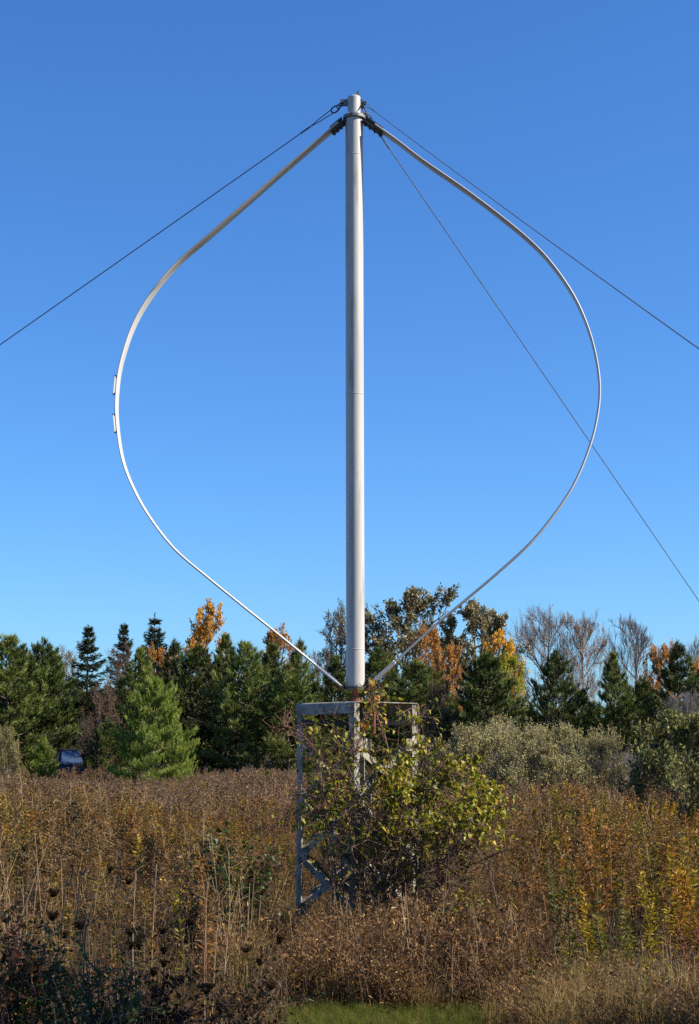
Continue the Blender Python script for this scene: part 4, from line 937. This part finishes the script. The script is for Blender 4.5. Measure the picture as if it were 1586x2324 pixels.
def cover(specs, name, label):
    """specs: list of (proto mesh, points, scales); one object, scattered with geometry nodes"""
    col = bpy.data.collections.new(name + ' plants'); names = []
    for i, (me, P, S) in enumerate(specs):
        o = bpy.data.objects.new('ground_plant', me); col.objects.link(o); names.append(o.name)
    order = {n: i for i, n in enumerate(sorted(names))}
    pts = np.concatenate([p for _, p, _ in specs]); scl = np.concatenate([s for _, _, s in specs]); idx = np.concatenate([np.full(len(p), order[names[i]]) for i, (_, p, _) in enumerate(specs)])
    n = len(pts); me = bpy.data.meshes.new(name); me.vertices.add(n); me.vertices.foreach_set('co', pts.ravel())
    rot = np.c_[RNG.normal(0, .09, n), RNG.normal(0, .09, n), RNG.uniform(0, 6.28, n)]
    a = me.attributes.new('idx', 'INT', 'POINT'); a.data.foreach_set('value', idx.astype(np.int32))
    a = me.attributes.new('rot', 'FLOAT_VECTOR', 'POINT'); a.data.foreach_set('vector', rot.ravel().astype(np.float32))
    a = me.attributes.new('scl', 'FLOAT', 'POINT'); a.data.foreach_set('value', scl.astype(np.float32))
    ob = bpy.data.objects.new(name, me); SC.collection.objects.link(ob); tag(ob, label, name.replace('_', ' ').split()[-1], kind='stuff')
    ng = bpy.data.node_groups.new(name, 'GeometryNodeTree'); ng.interface.new_socket('Geometry', in_out='INPUT', socket_type='NodeSocketGeometry'); ng.interface.new_socket('Geometry', in_out='OUTPUT', socket_type='NodeSocketGeometry')
    N = ng.nodes; L = ng.links; gi, go = N.new('NodeGroupInput'), N.new('NodeGroupOutput'); ip = N.new('GeometryNodeInstanceOnPoints'); ci = N.new('GeometryNodeCollectionInfo')
    ci.inputs['Collection'].default_value = col; ci.inputs['Separate Children'].default_value = True; ci.inputs['Reset Children'].default_value = True
    def na(nm, ty): q = N.new('GeometryNodeInputNamedAttribute'); q.data_type = ty; q.inputs['Name'].default_value = nm; return q.outputs['Attribute']
    er = N.new('FunctionNodeEulerToRotation'); ip.inputs['Pick Instance'].default_value = True
    L.new(gi.outputs[0], ip.inputs['Points']); L.new(ci.outputs[0], ip.inputs['Instance']); L.new(na('idx', 'INT'), ip.inputs['Instance Index']); L.new(na('rot', 'FLOAT_VECTOR'), er.inputs[0]); L.new(er.outputs[0], ip.inputs['Rotation']); L.new(na('scl', 'FLOAT'), ip.inputs['Scale']); L.new(ip.outputs[0], go.inputs[0])
    md = ob.modifiers.new('scatter', 'NODES'); md.node_group = ng
    return ob
def scatter(n, y0, y1, mx=.25, pad=1.6):
    """points over the wedge the photo sees, with room at the sides; returns x, y"""
    Y = np.sqrt(RNG.uniform(y0 ** 2, y1 ** 2, n)); return RNG.uniform(-1, 1, n) * (mx * Y + pad), Y
def withz(x, y): return np.c_[x, y, [gz(a, b) - .01 for a, b in zip(x, y)]]
def nz(x, y, s, o): return np.array([mnoise.noise(Vector((a * s + o, b * s, o * 1.7))) for a, b in zip(x, y)])
def PX(x, y): return CXD + FD * x / y / math.cos(TH) * (1)     # rough picture column
MT = {'gold': ['twig', 'dry', 'plume'], 'goldf': ['twig', 'dry', 'plume_far'], 'gold2': ['pale_stem', 'dry', 'plume'], 'dark': ['dark_stem', 'seed_brown', 'seed'], 'orange': ['red_twig', 'w_orange', 'plume'], 'olive': ['twig', 'w_olive', 'w_yellow'], 'yellow': ['twig', 'w_yellow', 'w_orange'], 'brush': ['twig', 'dry_red', 'dry_red'], 'straw': ['pale_stem', 'straw', 'straw'], 'litter': ['twig', 'dry', 'dry'], 'green': ['twig', 'leaf_dark', 'leaf_dark'], 'stalk': ['pale_stem', 'dry', 'dry_red'], 'red': ['red_twig', 'leaf_red', 'leaf_orange'], 'grass': ['twig', 'grass', 'grass']}  # 'dark' borrows stalk and seed-head colours to imitate shade at near left
def hm(kind, mt, seed, **k): return herb(kind, seed, **k).mesh(mt + '_' + kind, [M[m_] for m_ in MT[mt]])
# lawn: grass nearest the camera at the middle of the picture
def lawn_edge(x): return 10.42 + .35 * mnoise.noise(Vector((x * 1.3, 0, 3))) + .1 * mnoise.noise(Vector((x * 6, 0, 3)))
def is_lawn(x, y):
    l = np.array([lawn_edge(a) for a in x]); return (y < l) & (x > -.48 - (10.2 - y) * .25) & (x < 2.6) | (y < 7.4)
reseed(101)
x, y = scatter(26000, 7.2, 11.2, .25, 1.2); k = is_lawn(x, y) & (y > 8.6); x, y = x[k], y[k]
gm = [hm('tuft', 'grass', 201, detail=.6), hm('tuft', 'grass', 202, detail=.6), hm('tuft', 'straw', 203, detail=.4)]
w = RNG.uniform(0, 1, len(x)); dry = np.clip(.18 + (x - .75) * .6, .1, .8); sel = np.where(w < dry, 2, RNG.integers(0, 2, len(x)))
cover([(gm[i], withz(x[sel == i], y[sel == i]), RNG.uniform(.10, .26, (sel == i).sum())) for i in range(3)], 'lawn_grass', 'short green grass in the bottom middle of the photo')
# straw-coloured long grass at lower right
x, y = scatter(5200, 8.6, 11.6, .25, 1.2); c = PX(x, y); k = (c > 1130 + 120 * nz(x, y, 1.2, 4)) & (y < 10.5 + .9 * nz(x, y, .9, 6)) & (RNG.uniform(0, 1, len(x)) < .7); x, y = x[k], y[k]
tm = [hm('tuft', 'straw', 211), hm('tuft', 'straw', 212), hm('litter', 'litter', 213), hm('brush', 'brush', 214), hm('leafy', 'olive', 215), hm('stalks', 'stalk', 216)]; sel = RNG.choice(6, len(x), p=[.30, .27, .17, .15, .05, .06])
cover([(tm[i], withz(x[sel == i], y[sel == i]), RNG.uniform(.35, .85, (sel == i).sum()) * (.7 if i > 3 else 1) * np.clip(1 + .6 * nz(x[sel == i], y[sel == i], 1.6, 14), .5, 1.5)) for i in range(6)], 'straw_grass', 'pale straw grass leaning over in the lower right')
# dry brown brushwood in front of the tower
x, y = scatter(3000, 10.0, 13.2, .25, 1.2); c = PX(x, y); k = (c > 640) & (c < 1290) & (y > 10.4 + .9 * nz(x, y, 2.0, 71) + np.clip((c - 1120) / 400, 0, 1)); x, y = x[k], y[k]
bm_ = [hm('brush', 'brush', 221), hm('brush', 'brush', 222), hm('litter', 'litter', 223), hm('goldenrod_dry', 'gold', 224, detail=.7), hm('stalks', 'stalk', 225), hm('tuft', 'straw', 226)]; sel = RNG.choice(6, len(x), p=[.25, .22, .14, .15, .14, .10]); hh = np.clip(.95 + .8 * nz(x, y, 1.5, 9), .5, 1.4) * np.where(PX(x, y) < 700, .8, 1) * np.where(y > 12.4, .75, 1)
cover([(bm_[i], withz(x[sel == i], y[sel == i]), (hh * RNG.uniform(.6, 1.15, len(x)))[sel == i] * (.88 if i < 3 else .6)) for i in range(6)], 'dry_brushwood', 'russet dry brushwood in front of the steel tower')
# near field of mixed dry weeds, near-black ones at left imitating shade
x, y = scatter(9500, 7.3, 26, .25, 1.6); c = PX(x, y)
k = ~is_lawn(x, y) & ~((c > 600) & (y < 13.0)) & (RNG.uniform(0, 1, len(x)) < np.where(y < 14, 1, .8)); x, y, c = x[k], y[k], c[k]
kk = ~((c > 1050) & (y < 10.6)) & (nz(x, y, 1.4, 91) > -.3); x, y, c = x[kk], y[kk], c[kk]
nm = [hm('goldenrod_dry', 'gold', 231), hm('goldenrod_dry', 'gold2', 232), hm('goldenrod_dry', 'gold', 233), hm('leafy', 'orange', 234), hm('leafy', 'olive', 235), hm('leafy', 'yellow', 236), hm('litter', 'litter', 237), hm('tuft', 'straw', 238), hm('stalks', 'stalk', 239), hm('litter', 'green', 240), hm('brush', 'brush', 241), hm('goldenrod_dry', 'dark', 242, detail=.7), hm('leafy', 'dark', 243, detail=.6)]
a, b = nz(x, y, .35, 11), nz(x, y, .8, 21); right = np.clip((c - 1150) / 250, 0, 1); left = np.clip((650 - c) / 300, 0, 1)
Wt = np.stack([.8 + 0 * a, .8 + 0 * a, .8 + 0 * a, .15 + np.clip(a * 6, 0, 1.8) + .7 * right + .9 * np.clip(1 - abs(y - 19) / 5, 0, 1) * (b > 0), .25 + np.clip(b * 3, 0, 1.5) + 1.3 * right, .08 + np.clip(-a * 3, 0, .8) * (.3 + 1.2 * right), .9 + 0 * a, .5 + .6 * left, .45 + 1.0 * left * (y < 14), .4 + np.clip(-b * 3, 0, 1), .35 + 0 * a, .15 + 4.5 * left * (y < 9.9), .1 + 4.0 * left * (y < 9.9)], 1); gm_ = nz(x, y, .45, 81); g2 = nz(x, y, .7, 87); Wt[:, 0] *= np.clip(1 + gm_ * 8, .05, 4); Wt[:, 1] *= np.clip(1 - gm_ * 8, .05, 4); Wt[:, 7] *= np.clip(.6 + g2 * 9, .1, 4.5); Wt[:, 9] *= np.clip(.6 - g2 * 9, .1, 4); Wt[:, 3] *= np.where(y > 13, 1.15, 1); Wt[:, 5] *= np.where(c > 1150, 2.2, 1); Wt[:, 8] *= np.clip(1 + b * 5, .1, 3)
Wt /= Wt.sum(1, keepdims=True); sel = (RNG.uniform(0, 1, (len(x), 1)) > np.cumsum(Wt, 1)).sum(1).clip(0, 12)
ht = np.clip(.90 + .55 * nz(x, y, .55, 33) + .2 * nz(x, y, 1.7, 35), .45, 1.3) * np.clip(.62 + (y - 8) * .1, .62, 1.0) * np.where((c > 600) & (c < 1100) & (y < 14.5), .6, 1)
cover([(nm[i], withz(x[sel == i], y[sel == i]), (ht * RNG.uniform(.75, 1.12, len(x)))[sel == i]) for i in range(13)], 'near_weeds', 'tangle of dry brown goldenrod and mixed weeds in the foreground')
# dead leaves and short stubble under the near weeds
x, y = scatter(6500, 7.2, 17, .25, 1.3); k = ~is_lawn(x, y) | (x < -.55); x, y = x[k], y[k]
lm = [hm('litter', 'litter', 261), hm('litter', 'brush', 262), hm('tuft', 'straw', 263), hm('litter', 'green', 264), hm('tuft', 'grass', 265)]; sel = RNG.choice(5, len(x), p=[.34, .26, .14, .14, .12])
cover([(lm[i], withz(x[sel == i], y[sel == i]), RNG.uniform(.4, .85, (sel == i).sum()) * (.55 if i in (2, 4) else 1)) for i in range(5)], 'dead_leaf_litter', 'dead leaves and stubble under the foreground weeds')
# far field in small stands
x, y = scatter(13500, 25, 82, .235, 2.5)
fm = [hm('goldenrod_dry', 'goldf', 251, n=6, rad=.26, detail=.45, big=1.7), hm('goldenrod_dry', 'goldf', 252, n=6, rad=.26, detail=.45, big=1.7), hm('leafy', 'orange', 253, n=5, rad=.25, detail=.4, big=1.9), hm('leafy', 'olive', 254, n=5, rad=.25, detail=.4, big=1.9), hm('litter', 'litter', 255, n=3, rad=.2, detail=.8, big=1.6), hm('leafy', 'yellow', 256, n=4, rad=.2, detail=.4, big=1.9)]
a, b = nz(x, y, .09, 41), nz(x, y, .25, 51); Wt = np.stack([1.5 + 0 * a, 1.5 + 0 * a, .15 + np.clip(a * 9, 0, 3.4) + np.clip(b * 4, 0, 1.4), .10 + np.clip(-b * 1.2, 0, .4), .6 + np.clip(-b * 7, 0, 2), .05 + np.clip(a, 0, .3)], 1); Wt /= Wt.sum(1, keepdims=True)
sel = (RNG.uniform(0, 1, (len(x), 1)) > np.cumsum(Wt, 1)).sum(1).clip(0, 5); ht = np.clip(.84 + .35 * nz(x, y, .22, 61) + .15 * nz(x, y, .9, 63), .5, 1.15); Wt[:, 0] *= 1
cover([(fm[i], withz(x[sel == i], y[sel == i]), (ht * RNG.uniform(.85, 1.1, len(x)))[sel == i]) for i in range(6)], 'goldenrod_field', 'field of brown dried goldenrod stretching to the pines')

# dark wood closing the view behind the rows of pines
reseed(140); n = 210; x = RNG.uniform(-36, 36, n); y = RNG.uniform(92, 112, n); c = PX(x, y)
wm = [dict(PROTO[q])['crown'] for q in ('pine_a', 'pine_b', 'pine_c')]; sel = RNG.integers(0, 3, n)
sc_ = np.where(c > 1150, .50, .66) * RNG.uniform(.8, 1.08, n)
cover([(wm[i], withz(x[sel == i], y[sel == i]), sc_[sel == i]) for i in range(3)], 'distant_wood', 'dark wood seen between the pines')

# ------------------------------------------------------------------ single plants that stand out
def lace(x, y, Y, label, size=1.0, tilt=0.0, brown=False, closed=1.0):
    P = up(x, y, Y); reseed(int(x * 7 + y)); base = np.array([P[0] + RNG.normal(0, .05), Y + RNG.normal(0, .04), 0]); root = empty('dried_umbel', base, label, 'dried flower', 'dried wild carrot heads in the weeds')
    size *= .70; wf, hf = RNG.uniform(.65, 1.2), RNG.uniform(.7, 1.35); st, hd = MB(), MB(); top = P - base; ax = nrm(np.array([tilt, 0, 1.0])); C = catmull([[0, 0, 0], top * .5 + rnd(1)[0] * .012, top - ax * .04 * size], 5); tube(st, C, np.linspace(.0032, .0018, len(C)), 5, False)
    n = 46; a = np.arange(n) * 2.4; q = np.sqrt((np.arange(n) + .5) / n); U = np.array([1., 0, 0]); Vv = np.array([0, 1., 0]); r = .036 * size * (.45 + .55 * q) if closed else 0
    b0 = np.repeat((top - ax * .04 * size)[None], n, 0); rr = .034 * size * q * wf; hh = .055 * size * (.72 + .28 * q + RNG.uniform(-.12, .12, n)) * hf
    mid = b0 + (U * np.cos(a)[:, None] + Vv * np.sin(a)[:, None]) * rr[:, None] * 1.05 + ax * (hh * .55)[:, None]; e = b0 + (U * np.cos(a)[:, None] + Vv * np.sin(a)[:, None]) * (rr * 1.12)[:, None] + ax * hh[:, None]
    sticks(hd, b0, mid, .0016 * size, .0016 * size, .4); sticks(hd, mid, e, .0016 * size, .0012 * size, .4)
    k = n * 9; i = np.repeat(np.arange(n), 9); quads(hd, e[i] + rnd(k) * .0045 * size, rnd(k) + ax * 1.2, .012 * size, .007 * size, RNG.uniform(0, 1, k))
    k = 10; aa = RNG.uniform(0, 6.28, k); quads(hd, np.repeat(b0[:1], k, 0), np.c_[np.cos(aa), np.sin(aa), np.full(k, .4)], .04 * size, .004, .3)
    st.build('stalk', M['twig' if brown else 'dark_stem'], root); hd.build('seed_head', M['seed_brown' if brown else 'seed'], root)
z = lambda a, b: (a * .3356, 1799 + b * .3356)
LACE = [((362, 690), 9.6, 'blackish dried umbel topmost of three stacked at left'), ((360, 845), 9.2, 'blackish dried umbel in the middle of three stacked at left'), ((535, 905), 9.0, 'large black dried umbel beside two slanting dark stalks'),
 ((440, 975), 9.1, 'small black umbel left below the large black one'), ((880, 960), 9.2, 'black dried umbel at the middle of the left foreground, upper of a pair'), ((882, 1040), 9.1, 'black dried umbel directly under the upper of the pair'), ((940, 1058), 9.2, 'small black umbel right beside the pair'),
 ((1105, 935), 9.3, 'black umbel uppermost in the column left of the brushwood'), ((1108, 1080), 9.0, 'second umbel down in the column left of the brushwood'), ((1108, 1165), 8.9, 'third umbel down in the column left of the brushwood'), ((1040, 1225), 8.8, 'narrow black umbel low in the left foreground'), ((1058, 1325), 8.7, 'lowest black umbel in the middle of the left foreground'),
 ((805, 1300), 8.6, 'black umbel above the shaded bottom weeds'), ((875, 605), 10.5, 'round dark umbel high among the tan stems'), ((745, 540), 10.8, 'tiny dark umbel, farthest up the left weeds'), ((1290, 880), 9.6, 'dark umbel just left of the tan brushwood stems'), ((1210, 1290), 8.8, 'dark umbel at the lower centre left'), ((1400, 1340), 8.8, 'dark umbel at the foot of the brushwood, left side'), ((40, 870), 9.3, 'dark umbel at the left edge of the photo')]
for (p, Y, lab) in LACE:
    q = z(*p); lace(q[0], q[1] - 6, Y, lab, size=random.Random(lab).uniform(.85, 1.2) * (.7 if 'small' in lab or 'tiny' in lab else 1.25 if 'large' in lab else 1), tilt=random.Random(lab).uniform(-.25, .25))
for (a, b, Y, lab) in ((635, 2132, 9.3, 'pale brown umbel on a bent stalk before the tower foot'), (616, 2235, 8.9, 'brown umbel at the bottom left of the brushwood'), (592, 2180, 9.0, 'brown umbel between the tan stems left of the brushwood'), (560, 2150, 9.0, 'brown umbel farthest left of the brown ones')): lace(a, b, Y, lab, 1.05, .3, True)
def slanting(x0, y0, x1, y1, Y, label, r=.006):
    a, b = up(x0, y0, Y), up(x1, y1, Y); base = np.array([a[0] + (a[0] - b[0]) * .6, Y, 0]); root = empty('dark_stalk', base, label, 'stalk', 'blackened bare stalks at left'); mb = MB()
    C = catmull([[0, 0, 0], a - base, (a + b) / 2 - base + [.003, 0, 0], b - base], 5); tube(mb, C, np.linspace(r * .7, r, len(C)), 6); mb.build('stem', M['dark_stem'], root)
slanting(146, 2035, 168, 1976, 9.4, 'black bare stalk leaning right, nearer the left edge'); slanting(181, 2002, 197, 1968, 10.4, 'short black stalk leaning right above the others', .007); slanting(195, 2125, 205, 2070, 9.0, 'thick black stalk beside the large black umbel', .008); slanting(190, 2110, 198, 2072, 9.1, 'thin black stalk touching the thick one', .005)
def tan_stalk(x, ytop, Y, label, seed):
    reseed(seed); P = up(x, ytop, Y); base = np.array([P[0] + RNG.normal(0, .05), Y, 0]); root = empty('straw_stalk', base, label, 'stalk', 'tall bare straw stalks'); mb = MB()
    C = catmull([[0, 0, 0], (P - base) * .5 + rnd(1)[0] * .01, P - base], 6); tube(mb, C, np.linspace(.0045, .002, len(C)), 5); i = RNG.integers(4, len(C), 14); sticks(mb, C[i], C[i] + nrm(rnd(14) + Z) * .07, .0012, .0008); mb.build('stem', M['pale_stem'], root)
for j, (x, yt, Y, lab) in enumerate([(355, 1960, 9.6, 'tall straw stalk, right of two in the left weeds'), (308, 1975, 9.8, 'tall straw stalk, left of two in the left weeds'), (470, 2010, 9.2, 'leaning straw stalk left of the shrub foot'), (498, 2030, 9.1, 'straw stalk right of the leaning one'), (525, 2020, 9.3, 'straw stalk nearest the tower on the left'), (1258, 2150, 10.2, 'upright pale stalk in the lower right grass')]): tan_stalk(x, yt, Y, lab, 300 + j)
def clump(kind, mt, x, ytop, Y, label, n, rad, seed, name='goldenrod_plant', cat='plant', group='upright goldenrod plants at right'):
    P = up(x, ytop, Y); mb = herb(kind, seed, n=n, rad=rad); zmax = max(V[:, 2].max() for V in mb.V); root = empty(name, (P[0], Y, gz(P[0], Y)), label, cat, group); s = P[2] / zmax
    for V in mb.V: V *= [1, 1, s]
    names = ('stems', 'leaves', 'flower_heads')
    for mi in range(3):
        m2 = MB(); m2.V, m2.v, m2.n = [V.copy() for V in mb.V], mb.v, mb.n; m2.F = []; m2.mi = []
        for F, q in zip(mb.F, mb.mi):
            if (q == mi).any(): m2.F.append(F[q == mi]); m2.mi.append(np.zeros((q == mi).sum(), int))
        if not m2.F or (mi == 2 and kind == 'leafy'): continue
        allV = np.concatenate(m2.V); vv = np.concatenate(m2.v); used = np.unique(np.concatenate([f.ravel() for f in m2.F])); mp = np.full(len(allV), -1); mp[used] = np.arange(len(used))
        m3 = MB(); m3.V = [allV[used]]; m3.v = [vv[used]]; m3.F = [mp[f] for f in m2.F]; m3.mi = m2.mi; m3.n = len(used); m3.build(names[mi], M[MT[mt][mi]], root)
for j, (k, mt, x, yt, Y, lab, n, r) in enumerate([
 ('leafy', 'olive', 1290, 1930, 11.2, 'tall olive-green goldenrod, leftmost of the upright ones at right', 5, .07), ('leafy', 'yellow', 1335, 2010, 10.9, 'yellow-green goldenrod in the middle of the upright ones', 5, .06), ('leafy', 'olive', 1372, 2040, 10.7, 'fresh green goldenrod just left of the orange weeds', 5, .06),
 ('leafy', 'yellow', 1530, 1860, 12.4, 'brightest yellow goldenrod near the right edge', 8, .10), ('leafy', 'orange', 1560, 1900, 11.8, 'orange weed beside the brightest yellow goldenrod', 7, .09), ('leafy', 'yellow', 1480, 1960, 11.6, 'low yellow plant left of the brightest goldenrod', 6, .09), ('goldenrod_dry', 'gold', 1440, 1930, 11.8, 'drooping grey seed plume among the right-hand weeds', 3, .05),
 ('goldenrod_dry', 'gold', 1232, 1890, 12.0, 'tall grey dried goldenrod right of the thicket', 4, .08), ('leafy', 'red', 1560, 2060, 10.6, 'red-stemmed orange plant low at the right edge', 6, .09), ('leafy', 'olive', 1420, 2080, 10.5, 'olive plant under the drooping grey plume', 5, .08)]):
    clump(k, mt, x, yt, Y, lab, n, r, 400 + j)
